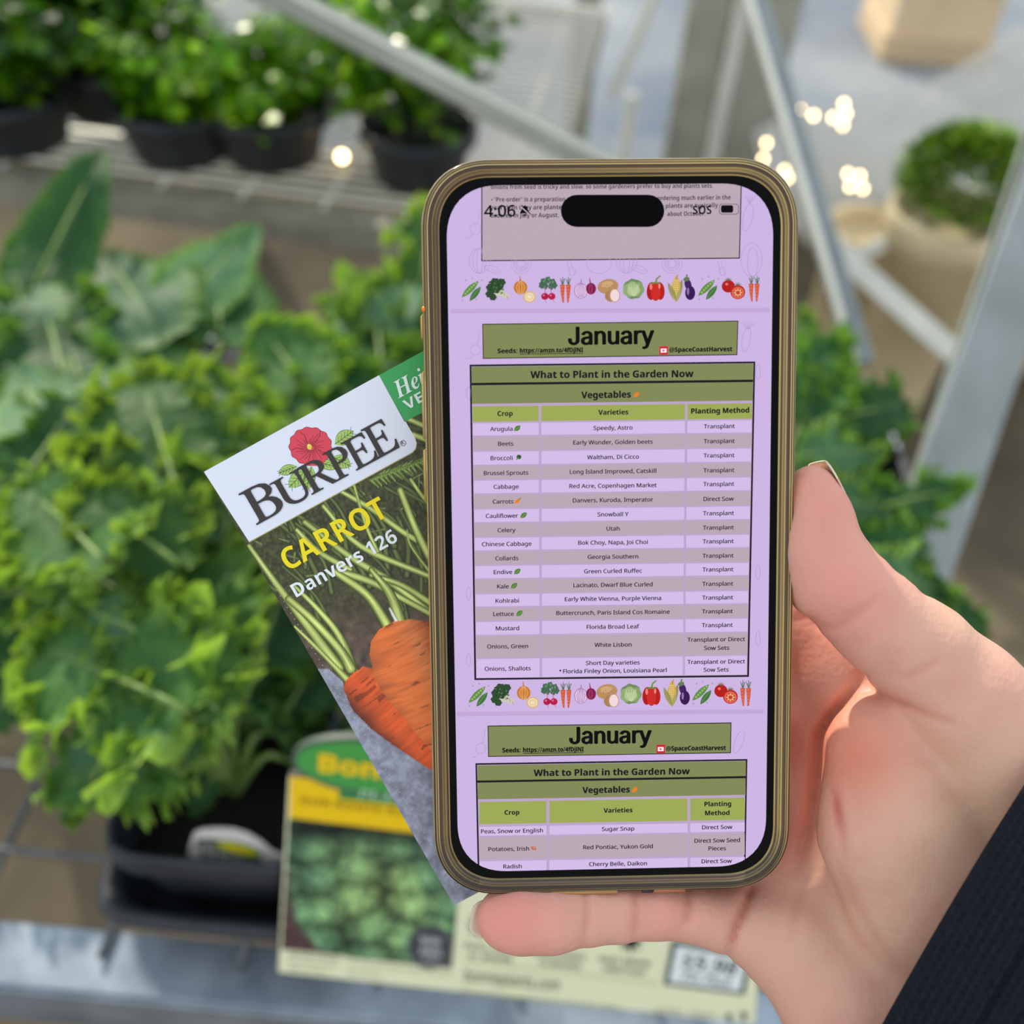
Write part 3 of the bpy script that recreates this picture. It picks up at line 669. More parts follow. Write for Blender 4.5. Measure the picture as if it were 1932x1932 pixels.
# ================================================================== SEED PACKET
z_pk = -0.0128
PK0 = Frame(PF.o+PF.n*z_pk, PF.ex, PF.ey)
def w_on(fr, x, y): u, v = fr.px(x, y); return fr.o+fr.ex*u+fr.ey*v
tl = w_on(PK0, 385, 890); te = w_on(PK0, 800, 662); bl = w_on(PK0, 875, 1698)
PK = Frame(tl, te-tl, PK0.n.cross(te-tl))
PW, PH = 0.0825, (bl-tl).length
packet = thing('seed_packet', 'tilted paper carrot seed packet behind the phone, white header with red hibiscus', 'seed packet', PK.M)
def packet_art(U, Vv):
    X, Y = PK.to_px(U, Vv); n1_ = fbm(X/14, Y/14); n2 = fbm(X/5, Y/5, 3); n3 = fbm(X/2.2+9, Y/2.2, 2)
    col = np.zeros(X.shape+(3,))
    bg = np.array([92, 74, 62.])*(0.55+n1_[..., None]*0.95); col[:] = bg
    # tangled tops, darker where deep
    top = np.clip((1215-(Y+0.15*(X-600)))/120, 0, 1)[..., None]
    col = col*(1-top)+np.array([72, 74, 40.])*(0.45+1.1*n2[..., None])*top
    # brown wooden board at the left
    rs = np.random.RandomState(3)
    def stem(pts, w0, w1, c=(136, 154, 58), hi=(208, 216, 132)):
        pts = [(p.x, p.y) for p in bez([(x, y, 0) for x, y in pts], 5)] if len(pts) > 2 else pts
        nonlocal col
        d, t = dseg(X, Y, pts); w = (w0+(w1-w0)*t)/2; q = np.clip((w-d)+.5, 0, 1)[..., None]; r = np.clip(d/w, 0, 1)[..., None]
        shade = np.clip(1.12-(0.8 if w0+w1 > 16 else .45)*r**2.2, .30, 1.2); streak = (0.86+.26*vn(t*5+pts[0][0], d/3.))[..., None]
        cc = (np.array(c)*(r**.8)+np.array(hi)*(1-r**.8))*shade*streak; col = col*(1-q)+np.clip(cc, 0, 255)*q
    for k in range(34):
        x0 = rs.uniform(470, 760); y0 = rs.uniform(870, 1080)+(600-x0)*.35; L_ = rs.uniform(70, 190); a = rs.uniform(.5, 1.25)
        stem([(x0, y0), (x0+L_*.5*math.cos(a), y0+L_*.5*math.sin(a)), (x0+L_*math.cos(a+.2), y0+L_*math.sin(a+.2))], rs.uniform(4, 11), rs.uniform(8, 17), (64, 76, 34), (108, 120, 62))
    for k in range(40):
        x0 = rs.uniform(480, 815); y0 = rs.uniform(840, 1090); a = rs.uniform(0, 6.3); L_ = rs.uniform(8, 30)
        stem([(x0, y0), (x0+L_*math.cos(a), y0+L_*math.sin(a))], 5, 2, (84, 100, 48), (128, 146, 84))
    # feathery leaf at the upper right
    for k in range(26):
        t = k/26; x0 = 700+t*110; y0 = 906-t*40; s_ = (-1) ** k
        stem([(x0, y0), (x0+10+rs.uniform(0, 12), y0+s_*14)], 7, 2, (98, 122, 50), (150, 172, 84))
    for pts, w0, w1 in [([(610, 955), (680, 1030), (817, 1090)], 9, 16), ([(575, 985), (660, 1050), (740, 1100), (830, 1172)], 12, 20), ([(560, 1000), (600, 1040), (660, 1075)], 10, 14),
                        ([(640, 925), (700, 960), (770, 1010), (830, 1040)], 10, 16), ([(667, 912), (690, 990), (712, 1040)], 5, 8), ([(790, 770), (820, 790)], 14, 14), ([(765, 815), (820, 835)], 12, 14), ([(770, 790), (825, 815)], 12, 12),
                        ([(755, 925), (785, 1000), (817, 1065)], 14, 18), ([(775, 905), (800, 940), (830, 965)], 8, 10), ([(768, 1000), (775, 1030), (815, 1085)], 3, 6),
                        ([(640, 1078), (700, 1098), (760, 1130), (830, 1168)], 16, 12), ([(700, 1085), (760, 1105), (830, 1150)], 10, 16),
                        ([(630, 1078), (690, 1120), (722, 1165), (735, 1190)], 14, 26), ([(700, 1075), (735, 1120), (757, 1178)], 10, 26),
                        ([(470, 1030), (520, 1100), (580, 1180), (640, 1260)], 10, 24), ([(555, 1105), (600, 1150), (640, 1200), (668, 1268)], 8, 20), ([(545, 1130), (590, 1170), (640, 1225), (662, 1262)], 14, 22), ([(556, 1182), (600, 1225), (655, 1282)], 4, 12)]:
        stem(pts, w0, w1)
    stem([(735, 1148), (750, 1176)], 4, 8, (200, 208, 196), (244, 246, 238))
    # grey cloth under the carrots
    cl = ((Y > 1300+(X-640)*0.0) | ((X < 648) & (Y > 1262))) & (Y > 1262+np.clip(X-620, 0, 60)*.9); g = (148+95*(n1_+.35*n2-.62))[..., None]*np.array([.98, .99, 1.10])
    col = np.where(cl[..., None], np.clip(g, 90, 225), col)
    def carrot(poly, axis, R0, base, hi, lo, seed):
        nonlocal col
        m_ = inpoly(X, Y, poly); ax, ay = axis[0]; bx, by = axis[1]; L_ = math.hypot(bx-ax, by-ay); ux, uy = (bx-ax)/L_, (by-ay)/L_
        s_ = (X-ax)*ux+(Y-ay)*uy; o = (X-ax)*-uy+(Y-ay)*ux
        r = np.clip(np.abs(o-R0*.08)/(R0*(1-.25*np.clip(s_/L_, 0, 1))), 0, 1)
        wr = vn((s_+.12*o*o/R0)/7.0+seed, o/60+3)*.6+.4*vn((s_+.1*o*o/R0)/2.6, o/26)
        sh = np.clip(1.06-.55*r**2.2, .3, 1.1)*(0.84+.34*wr)
        c_ = np.array(base)[None, None]*sh[..., None]; hl = np.clip(1-np.abs(o+R0*.35)/(R0*.35), 0, 1)*(.25+.5*wr)
        c_ = c_*(1-hl[..., None]*.55)+np.array(hi)*hl[..., None]*.55
        cr = (vn((s_+.1*o*o/R0)/5.0+seed*3, o/34+8) > .86)[..., None]; c_ = np.where(cr, c_*.66+np.array(lo)*.1, c_)
        col = np.where(m_[..., None], np.clip(c_, 0, 255), col)
    carrot([(648, 1300), (652, 1285), (664, 1272), (685, 1258), (705, 1262), (760, 1330), (840, 1420), (840, 1470), (790, 1438), (745, 1408), (700, 1375), (665, 1340)], ((680, 1270), (830, 1440)), 52, (226, 90, 34), (250, 150, 84), (60, 20, 10), 4)
    d, _ = dseg(X, Y, [(700, 1290), (712, 1340), (760, 1400), (817, 1440)]); col *= np.clip(.45+d/22, 0, 1)[..., None]*.0+1
    carrot([(697, 1235), (700, 1210), (715, 1188), (742, 1173), (775, 1168), (800, 1172), (900, 1190), (900, 1500), (815, 1418), (790, 1390), (760, 1352), (730, 1318), (708, 1282)], ((740, 1190), (850, 1430)), 92, (236, 118, 54), (253, 180, 122), (90, 40, 20), 9)
    return col
k_ = 0.00019
raster('packet_front', PK, 0, PW, -PH, 0, int(PW/k_), int(PH/k_), packet_art, M_PRINT, packet, 0.0)
V, Fc = box((PW/2, -PH/2, -.0009), (PW, PH, .0016), None, .0006); M_PAPER = mat('white paper', (226, 228, 236), .6); mesh('paper_envelope', V, Fc, M_PAPER, packet, local=True)
D = Art(PK)
WH = (232, 235, 248)
hdr = [(385, 890), (715, 708), (783, 826), (786, 836), (784, 846), (778, 853), (470, 1022)]
D.ppx([(x+(0.8 if i else 0), y+1.6) for i, (x, y) in enumerate(hdr)], (176, 168, 96), 1); D.ppx(hdr, WH, 2)
D.ppx([(715, 708), (850, 634), (905, 722), (763, 796)], (62, 168, 92), 2)
# perforated left edge
for k in range(60):
    t = k/60; x, y = 474+t*398, 1032+t*660; D.ell(474.5+t*398+1.5, 1037+t*654, .8, .8, (225, 222, 220), 3, n=6)
hib = Art(PK)
for p, q, w in (((632, 838), (667, 813), 26), ((560, 880), (525, 893), 18), ((580, 885), (545, 920), 26), ((588, 880), (578, 925), 22), ((628, 862), (662, 880), 24), ((600, 872), (640, 882), 18)):
    hib.leafshape(p, q, w+2, (52, 66, 40), 3); hib.leafshape(p, q, w, (172, 204, 106), 4); hib.line([p, q], 1, (62, 84, 44), 5)
    for k in range(1, 6):
        t = k/6; x, y = p[0]+(q[0]-p[0])*t, p[1]+(q[1]-p[1])*t; dx, dy = (q[0]-p[0])/40, (q[1]-p[1])/40
        hib.line([(x, y), (x+dx*7-dy*w*.3, y+dy*7+dx*w*.3)], .7, (62, 84, 44), 5); hib.line([(x, y), (x+dx*7+dy*w*.3, y+dy*7-dx*w*.3)], .7, (62, 84, 44), 5)
hib.ell(586, 842, 40.5, 36, (150, 40, 52), 5, 8, 60, .035, 13); hib.ell(586, 842, 39.5, 35, (226, 70, 88), 6, 8, 60, .035, 13); hib.ell(590, 866, 24, 13, (226, 70, 88), 7, 5)
for k in range(22):
    a = k*2*math.pi/22+.1; r1 = 20+ (k*7 % 5)*3.4; hib.line([(587+6*math.cos(a), 845+5*math.sin(a)), (587+r1*.6*math.cos(a+.08), 845+r1*.55*math.sin(a+.08)), (587+r1*math.cos(a+.2), 845+r1*.9*math.sin(a+.2))], .9, (112, 26, 40), 8, .5)
for a0 in (.3, 1.6, 2.9, 4.1, 5.2): hib.line([(587+14*math.cos(a0), 845+12*math.sin(a0)), (587+28*math.cos(a0+.15), 843+25*math.sin(a0+.15)), (587+38*math.cos(a0), 842+33*math.sin(a0))], 1.1, (150, 34, 52), 8)
hib.ell(584, 843, 4.6, 5.6, (236, 216, 60), 9, -20); hib.ell(583, 840, 2, 2.4, (250, 236, 120), 10)
PL = Art(PK); DB = (58, 50, 48)
def along(p, q, a, b):  # sub-span of a baseline
    return ((p[0]+(q[0]-p[0])*a, p[1]+(q[1]-p[1])*a), (p[0]+(q[0]-p[0])*b, p[1]+(q[1]-p[1])*b))
B0, B1 = (484, 990.5), (755, 843); SHR = .27
for ch, a, b, cp in (('B', 0, .205, 66), ('U', .195, .405, 55), ('R', .385, .575, 56), ('P', .565, .70, 57), ('E', .695, .855, 58), ('E', .84, 1.0, 62)):
    p, q = along(B0, B1, a, b); Vg, Fg = glyphs(ch, 'slant', 0); Vg = [(x-y*SHR, y) for x, y in Vg]
    e_ = Vector(PK.px(*q))-Vector(PK.px(*p)); hgt = max(v[1] for v in Vg); wd = max(v[0] for v in Vg)-min(v[0] for v in Vg)
    text(PL, ch, p, q, DB, 12, 'slant', 0, emb=.9, shear=SHR, h=(cp*e_.length/math.hypot(q[0]-p[0], q[1]-p[1])/hgt)/(e_.length/wd))
hp = (760.5, 836); PL.ell(hp[0], hp[1], 5.2, 5.2, DB, 10); PL.ell(hp[0], hp[1], 4.3, 4.3, WH, 11); text(PL, 'R', (759, 839.5), (763.5, 837), DB, 12, 'bold')
def ptext(t_, p, q, c_, l_, st, capx, off=0):
    Vg, Fg = glyphs(t_, st, off); e_ = Vector(PK.px(*q))-Vector(PK.px(*p)); L_ = math.hypot(q[0]-p[0], q[1]-p[1])
    wd = max(v[0] for v in Vg)-min(v[0] for v in Vg); text(PL, t_, p, q, c_, l_, st, off, h=(capx*e_.length/L_/capheight(st))/(e_.length/wd))
ptext('CARROT', (545, 1077), (735, 972), (250, 226, 10), 10, 'bold', 41)
ptext('Danvers 126', (560, 1127), (752, 1020), (238, 242, 246), 10, 'bold', 26)
ptext('Heir', (752, 752), (822, 713), (238, 248, 240), 10, 'ital', 31)
ptext('VEGET', (768, 774), (858, 724), (238, 248, 240), 10, 'bold', 19)
D.build('header_print', M_PRINT, packet, 'white header panel and green corner band'); hib.build('flower_print', M_PRINT, packet, 'printed red hibiscus flower with green leaves')
PL.build('lettering', M_PRINT, packet, 'dark, yellow and white lettering')

# ================================================================== HAND (one continuous surface) AND SLEEVE
def cp(px, py, d): return np.array([(px-CX)/F*d, -(py-CX)/F*d, -d])   # point in front of the camera, metres
hx0, hx1, hy0, hy1, hz0, hz1 = -0.014, 0.142, -0.152, 0.022, -0.252, -0.172
HV = 0.00095
gx = np.arange(hx0, hx1, HV, dtype=np.float32); gy = np.arange(hy0, hy1, HV, dtype=np.float32); gz = np.arange(hz0, hz1, HV, dtype=np.float32)
GX = gx[:, None, None]; GY = gy[None, :, None]; GZ = gz[None, None, :]
def cone(a, b, ra, rb, fl=1.0):
    """distance to a tapered capsule; fl<1 flattens it in depth"""
    a = a.astype(np.float32); b = b.astype(np.float32); ab = b-a; L2 = float(ab@ab)
    t = np.clip(((GX-a[0])*ab[0]+(GY-a[1])*ab[1]+(GZ-a[2])*ab[2])/L2, 0, 1)
    return np.sqrt((GX-a[0]-t*ab[0])**2+(GY-a[1]-t*ab[1])**2+((GZ-a[2]-t*ab[2])/fl)**2)-(ra+(rb-ra)*t)
def smin(a, b, k):
    h = np.clip(0.5+0.5*(b-a)/k, 0, 1)
    return b*(1-h)+a*h-k*h*(1-h)
def chain(pts, fl=1.0, k=0.003):
    """pts: (px, py, depth, radius in photo pixels)"""
    d = None
    for p, q in zip(pts[:-1], pts[1:]):
        c_ = cone(cp(*p[:3]), cp(*q[:3]), p[3]/F*p[2], q[3]/F*q[2], fl)
        d = c_ if d is None else smin(d, c_, k)
    return d
# palm: heel, little-finger side, centre, ball of the thumb
D_ = chain([(1400, 1735, .2175, 62), (1490, 1785, .2150, 88), (1610, 1890, .2120, 132), (1780, 1975, .2100, 190), (1950, 1960, .2100, 205)], .85, .004)
D_ = smin(D_, chain([(1500, 1230, .2300, 66), (1560, 1400, .2290, 92), (1640, 1600, .2240, 130), (1800, 1760, .2160, 200), (2060, 1900, .2110, 235)], .8, .004), .006)
D_ = smin(D_, chain([(1460, 1440, .2305, 74), (1500, 1560, .2280, 96), (1600, 1720, .2220, 130)], .8, .004), .005)
D_ = smin(D_, chain([(1430, 1610, .2275, 64), (1480, 1700, .2240, 90), (1600, 1820, .2190, 130)], .8, .004), .005)
then = chain([(1655, 1420, .2095, 108), (1690, 1560, .2065, 138), (1760, 1700, .2060, 150), (1880, 1760, .2080, 170)], .72, .005)
D_ = smin(D_, then, .0035)
D_ = smin(D_, chain([(1500, 1165, .2275, 60), (1590, 1270, .2250, 92), (1700, 1370, .2210, 120), (1850, 1500, .2150, 150)], .8, .004), .004)
# thumb
th = chain([(1532, 923, .2035, 46), (1541, 975, .2035, 61), (1546, 1035, .2033, 71), (1572, 1090, .2035, 83), (1625, 1140, .2040, 83), (1672, 1185, .2045, 87),
            (1735, 1235, .2055, 97), (1810, 1320, .2075, 118), (1900, 1430, .2090, 150), (2050, 1620, .2100, 205)], .95, .0035)
D_ = smin(D_, th, .0026)
# fingers behind the phone and the packet
fing = [[(1500, 1200, .2290, 62), (1400, 1110, .2330, 60), (1240, 1040, .2345, 60), (1080, 1030, .2335, 55), (965, 1050, .2315, 46)],
        [(1475, 1330, .2300, 62), (1330, 1270, .2345, 62), (1150, 1220, .2350, 62), (990, 1205, .2340, 56), (880, 1215, .2320, 47)],
        [(1450, 1470, .2300, 60), (1320, 1440, .2345, 60), (1150, 1410, .2350, 59), (1010, 1395, .2335, 54), (915, 1400, .2320, 45)]]
for i, f_ in enumerate(fing):
    D_ = smin(D_, chain(f_, 1, .003), .0022)
# little finger under the foot of the phone
pk = chain([(1400, 1745, .2170, 66), (1300, 1722, .2140, 50), (1235, 1716, .2120, 52), (1170, 1722, .2105, 52), (1105, 1725, .2095, 55), (1040, 1733, .2085, 61), (980, 1733, .2080, 62), (955, 1733, .2080, 56)], .95, .0022)
D_ = smin(D_, pk, .0022)
# creases: shallow grooves carved along lines seen on the palm side
PXg = CX+F*GX/-GZ; PYg = CX-F*GY/-GZ
def crease(pts, w, depth, zf=-.25):
    global D_
    xs = [p[0] for p in pts]; ys = [p[1] for p in pts]; m_ = 4*w+12
    # work only inside the bounding box of the crease
    z_ = .21
    i0 = max(int(((min(xs)-m_-CX)/F*.195-hx0)/HV)-6, 0); i1 = min(int(((max(xs)+m_-CX)/F*.235-hx0)/HV)+6, len(gx))
    j0 = max(int((-(max(ys)+m_-CX)/F*.235-hy0)/HV)-6, 0); j1 = min(int((-(min(ys)-m_-CX)/F*.195-hy0)/HV)+6, len(gy))
    if min(ys) < CX: j1 = min(j1+12, len(gy))
    X = PXg[i0:i1]; X = np.broadcast_to(X, (i1-i0, 1, len(gz))); Y = np.broadcast_to(PYg[:, j0:j1], (1, j1-j0, len(gz)))
    X, Y = np.broadcast_arrays(X, Y); d, t = dseg(X, Y, pts)
    amp = depth*np.exp(-(d/w)**2)*np.clip(np.sin(np.pi*np.clip(t, .04, .96))**.35, 0, 1)
    D_[i0:i1, j0:j1] += amp.astype(np.float32)
cr = [([(1628, 1275), (1600, 1310), (1566, 1350), (1546, 1385), (1540, 1450), (1528, 1540), (1505, 1640)], 9, .0022), ([(1424, 1660), (1408, 1700), (1388, 1750), (1374, 1800)], 8, .0022),
      ([(1660, 1304), (1700, 1326), (1750, 1348), (1810, 1368)], 7, .0008), ([(1530, 1180), (1575, 1182), (1620, 1160), (1655, 1120)], 7, .0007), ([(1560, 1160), (1598, 1156), (1630, 1140)], 5, .0004),
      ([(1680, 1060), (1690, 1072), (1700, 1080)], 4, .0009), ([(1708, 1075), (1716, 1090), (1728, 1096)], 4, .0008), ([(1734, 1108), (1742, 1118), (1750, 1120)], 4, .0008), ([(1655, 1035), (1668, 1050)], 4, .0006),
      ([(1700, 1280), (1740, 1262), (1775, 1240)], 7, .0006), ([(1102, 1668), (1106, 1720), (1098, 1790)], 6, .0008), ([(1196, 1670), (1200, 1720), (1194, 1780)], 6, .0007), ([(1296, 1668), (1300, 1710), (1294, 1745)], 7, .0011),
      ([(1580, 1600), (1600, 1680), (1660, 1780), (1720, 1850)], 9, .0004), ([(1530, 1640), (1500, 1720), (1490, 1780)], 8, .0004), ([(1495, 1170), (1530, 1165), (1545, 1175)], 6, .0006), ([(1575, 1500), (1590, 1560), (1596, 1620)], 5, .0005),
      ([(1648, 1312), (1680, 1322), (1720, 1330)], 6, .0007)]
for pts_, w_, dp_ in cr: crease(pts_, w_, dp_)
def surface_nets(Fv, org, h):
    S_ = Fv < 0; nx, ny, nz = Fv.shape
    c_ = np.zeros((nx-1, ny-1, nz-1), np.uint8)
    for dx in (0, 1):
        for dy in (0, 1):
            for dz in (0, 1): c_ += S_[dx:nx-1+dx, dy:ny-1+dy, dz:nz-1+dz]
    act = (c_ > 0) & (c_ < 8); I = np.argwhere(act); idx = -np.ones(act.shape, np.int64); idx[act] = np.arange(len(I))
    pos = np.zeros((len(I), 3)); cnt = np.zeros(len(I)); corners = [(a, b, c2) for a in (0, 1) for b in (0, 1) for c2 in (0, 1)]
    for a in corners:
        for ax in range(3):
            if a[ax] == 0:
                b = list(a); b[ax] = 1
                fa = Fv[I[:, 0]+a[0], I[:, 1]+a[1], I[:, 2]+a[2]]; fb = Fv[I[:, 0]+b[0], I[:, 1]+b[1], I[:, 2]+b[2]]
                k = (fa < 0) != (fb < 0); t = np.where(k, fa/np.where(k, fa-fb, 1), 0)
                p = np.array(a)[None, :]+np.zeros((len(I), 3)); p[:, ax] += t
                pos += p*k[:, None]; cnt += k
    V = (I+pos/cnt[:, None])*h+np.array(org); Q = []
    for ax in range(3):
        sl0 = [slice(None)]*3; sl1 = [slice(None)]*3; sl0[ax] = slice(0, -1); sl1[ax] = slice(1, None)
        a = S_[tuple(sl0)]; b = S_[tuple(sl1)]; E_ = np.argwhere(a != b); o_ = [k for k in range(3) if k != ax]
        E_ = E_[(E_[:, o_[0]] > 0) & (E_[:, o_[1]] > 0) & (E_[:, o_[0]] < idx.shape[o_[0]]) & (E_[:, o_[1]] < idx.shape[o_[1]])]
        def g(du, dv):
            q = E_.copy(); q[:, o_[0]] -= du; q[:, o_[1]] -= dv
            return idx[q[:, 0], q[:, 1], q[:, 2]]
        q = np.stack([g(1, 1), g(0, 1), g(0, 0), g(1, 0)], -1)
        fl = a[E_[:, 0], E_[:, 1], E_[:, 2]]
        if ax == 1: fl = ~fl
        q[~fl] = q[~fl][:, ::-1]; Q.append(q)
    return V, np.concatenate(Q)
HVt, HQ = surface_nets(D_, (hx0, hy0, hz0), HV)
# relax once to lose the grid
def relax(V, Q, n=2, lam=.5):
    E_ = np.concatenate([Q[:, [0, 1]], Q[:, [1, 2]], Q[:, [2, 3]], Q[:, [3, 0]]])
    for _ in range(n):
        s_ = np.zeros_like(V); c_ = np.zeros(len(V))
        np.add.at(s_, E_[:, 0], V[E_[:, 1]]); np.add.at(c_, E_[:, 0], 1); np.add.at(s_, E_[:, 1], V[E_[:, 0]]); np.add.at(c_, E_[:, 1], 1)
        V = V*(1-lam)+s_/np.maximum(c_, 1)[:, None]*lam
    return V
HVt = relax(HVt, HQ, 2)
hpx = CX+F*HVt[:, 0]/-HVt[:, 2]; hpy = CX-F*HVt[:, 1]/-HVt[:, 2]
def gauss(x, y, r): return np.exp(-((hpx-x)**2+(hpy-y)**2)/r**2)[:, None]
base = np.tile(np.array([222, 168, 148.]), (len(HVt), 1)); nz_ = fbm(hpx/60, hpy/60, 4)[:, None]
red = np.array([206, 118, 98.]); pink = np.array([232, 146, 134.]); pale = np.array([220, 182, 152.])
def mixc(c_, w): 
    global base
    w = np.clip(w, 0, 1); base = base*(1-w)+np.array(c_)*w
mixc(red, .9*gauss(1480, 1400, 70)+.8*gauss(1480, 1580, 70)+.7*gauss(1490, 1250, 60)); mixc(pink, .5*gauss(1560, 950, 90)+.55*gauss(1590, 1120, 100))  # red beside the phone: real flush plus bounced light put into the colour
mixc(pink, .8*gauss(960, 1735, 90)+.4*gauss(1250, 1720, 70)); mixc((218, 130, 104), .6*gauss(1590, 1420, 80)+.5*gauss(1650, 1440, 90)); mixc(pale, .8*gauss(1850, 1520, 150)+.6*gauss(1640, 1740, 160)+.6*gauss(1830, 1150, 110))
mixc((190, 92, 84), .7*np.exp(-((hpx-1583-(hpy-1540)*.15)/9)**2-((hpy-1530)/42)**2)[:, None]); mixc((205, 138, 122), .8*(nz_-.45))
for pts_, w_, dp_ in cr:
    d, t = dseg(hpx, hpy, pts_); mixc((186, 98, 76), (.42*np.exp(-(d/(w_*1.1))**2)*min(1, dp_/.0014)*np.clip(np.sin(np.pi*t), 0, 1)**.5)[:, None])
M_SKIN, _n, _l, _b = newmat('skin')
_a = _n.new('ShaderNodeVertexColor'); _a.layer_name = 'Col'; _l.new(_a.outputs[0], _b.inputs['Base Color'])
_b.inputs['Roughness'].default_value = .46; _b.inputs['Specular IOR Level'].default_value = .35
_b.inputs['Subsurface Weight'].default_value = .35; _b.inputs['Subsurface Radius'].default_value = (1.0, .35, .2); _b.inputs['Subsurface Scale'].default_value = .0035
_c = _n.new('ShaderNodeTexCoord')
_t1 = _n.new('ShaderNodeTexNoise'); _t1.inputs['Scale'].default_value = 900; _t1.inputs['Detail'].default_value = 4; _l.new(_c.outputs['Object'], _t1.inputs['Vector'])
_wv = _n.new('ShaderNodeTexWave'); _wv.inputs['Scale'].default_value = 420; _wv.inputs['Distortion'].default_value = 5; _wv.inputs['Detail'].default_value = 2; _wv.inputs['Detail Scale'].default_value = .6
_l.new(_c.outputs['Object'], _wv.inputs['Vector'])
_v = _n.new('ShaderNodeTexVoronoi'); _v.inputs['Scale'].default_value = 700; _l.new(_c.outputs['Object'], _v.inputs['Vector'])
_m1 = _n.new('ShaderNodeMath'); _m1.operation = 'MULTIPLY'; _m1.inputs[1].default_value = .12; _l.new(_wv.outputs['Fac'], _m1.inputs[0])
_m2 = _n.new('ShaderNodeMath'); _m2.operation = 'ADD'; _l.new(_m1.outputs[0], _m2.inputs[0]); _l.new(_t1.outputs['Fac'], _m2.inputs[1])
_m3 = _n.new('ShaderNodeMath'); _m3.operation = 'ADD'; _l.new(_m2.outputs[0], _m3.inputs[0]); _l.new(_v.outputs['Distance'], _m3.inputs[1])
_bp = _n.new('ShaderNodeBump'); _bp.inputs['Strength'].default_value = .35; _bp.inputs['Distance'].default_value = .00025
_l.new(_m3.outputs[0], _bp.inputs['Height']); _l.new(_bp.outputs[0], _b.inputs['Normal'])
CW = np.array(CAMM)
def c2w(V): V = np.asarray(V); return V @ CW[:3, :3].T+CW[:3, 3]
person = thing('person', "right hand of a person in a black knit sleeve, palm up, gripping the phone", 'person', P(1800, 1700, .21))
mesh('hand', c2w(HVt), HQ, M_SKIN, person, True, lina(base), label='bare hand, thumb beside the phone, little finger under it')
# nails: curved shells
M_NAIL = mat('fingernail', (226, 178, 164), .28, spec=.5, coat=.3); M_TIP = mat('nail edge', (228, 212, 186), .35)
def nail(tip, root, nrm, halfw, name='fingernail', r=.0085, split=.22):
    tip = cp(*tip); root = cp(*root); a = root-tip; L_ = np.linalg.norm(a); a /= L_; n_ = np.array(nrm, float); n_ -= a*(n_@a); n_ /= np.linalg.norm(n_); s_ = np.cross(a, n_)
    nu, nv = 14, 12; V = []; 
    for th_ in (0, -.0005):
        for i in range(nu+1):
            t = i/nu; w = halfw*(.55+.45*min(1, t*4)**.6)*(1 if t < .8 else math.sqrt(max(0, 1-((t-.8)/.2)**2*.75)))
            for j in range(nv+1):
                s = -1+2*j/nv; ang = s*w/r
                V.append(tip+a*(t*L_)+s_*(r*math.sin(ang))+n_*(r*math.cos(ang)-r+th_-.0006*(2*t-1)**2))
    m_ = (nv+1); Fc = []; tot = (nu+1)*m_
    for i in range(nu):
        for j in range(nv):
            q = (i*m_+j, i*m_+j+1, (i+1)*m_+j+1, (i+1)*m_+j); Fc.append(q); Fc.append(tuple(k+tot for k in q[::-1]))
    for j in range(nv): Fc.append((j, j+tot, j+1+tot, j+1)); Fc.append((nu*m_+j, nu*m_+j+1, nu*m_+j+1+tot, nu*m_+j+tot))
    for i in range(nu): Fc.append((i*m_, (i+1)*m_, (i+1)*m_+tot, i*m_+tot)); Fc.append((i*m_+nv, i*m_+nv+tot, (i+1)*m_+nv+tot, (i+1)*m_+nv))
    o = mesh(name, c2w(np.array(V)), Fc, M_NAIL, person, True); o.data.materials.append(M_TIP)
    for p in o.data.polygons:
        i_ = min(v % tot for v in p.vertices)//m_
        if i_ < nu*split: p.material_index = 1
nail((1551, 867, .2052), (1602, 976, .2068), (.84, .42, -.34), .0050, r=.0072)
nail((886, 1726, .2105), (975, 1730, .2150), (-.25, 0, -1), .0044, split=.3)
# sleeve: an elliptical knitted tube
E1 = cp(2050, 1322, .212); E2 = cp(1584, 2114, .212); Fr = cp(1762, 1757, .181)
Cc = (E1+E2)/2; Uu = (E1-E2)/2; Vv_ = Fr-Cc; Vv_ -= Uu*(Vv_@Uu)/(Uu@Uu); ax_ = np.cross(Uu, Vv_); ax_ /= np.linalg.norm(ax_)
if ax_[0] < 0: ax_ = -ax_
ns, nt = 260, 760; LEN = .095
ss = np.linspace(0, 1, ns); th_ = np.linspace(0, 2*np.pi, nt, endpoint=False)
prof = []      # fold-in, rolled edge, then the length of the arm
SV = []
for i in range(-8, ns):
    if i < 0:
        k = (-i)/8.; s_ = .0005+.018*k*k*.6; off = -.0022-.0012*k
    else:
        s_ = ss[i]*LEN; off = -.0012*math.exp(-s_/.0012)
    rib = .00032*math.sin(2*math.pi*s_/.00150)*(1-math.exp(-s_/.001)) if i >= 0 else 0
    seam = -.0011*math.exp(-((s_-.0135)/.0009)**2)+.0005*math.exp(-((s_-.0155)/.0016)**2) if i >= 0 else 0
    stitch = .00013*np.sin(th_*210+(math.floor(s_/.00150) % 2)*np.pi) if i >= 0 else 0
    wob = .0016*np.sin(th_*3+s_*30)+.0012*np.sin(th_*5+1+s_*60)
    lu = np.linalg.norm(Uu); lv = np.linalg.norm(Vv_); r_ = off+rib+seam+stitch+wob*min(1, .15+s_/.03)
    grow = 1+s_*1.2
    SV.append(Cc+ax_*s_+np.outer(np.cos(th_)*(lu*grow+r_)/lu, Uu)+np.outer(np.sin(th_)*np.where(np.sin(th_) < 0, 1.45, 1.0)*(lv*grow+r_)/lv, Vv_))
SV = np.concatenate(SV); nr = ns+8
i_, j_ = np.meshgrid(np.arange(nr-1), np.arange(nt), indexing='ij'); a_ = (i_*nt+j_).ravel(); b_ = (i_*nt+(j_+1) % nt).ravel()
SQ = np.stack([a_, b_, b_+nt, a_+nt], -1)
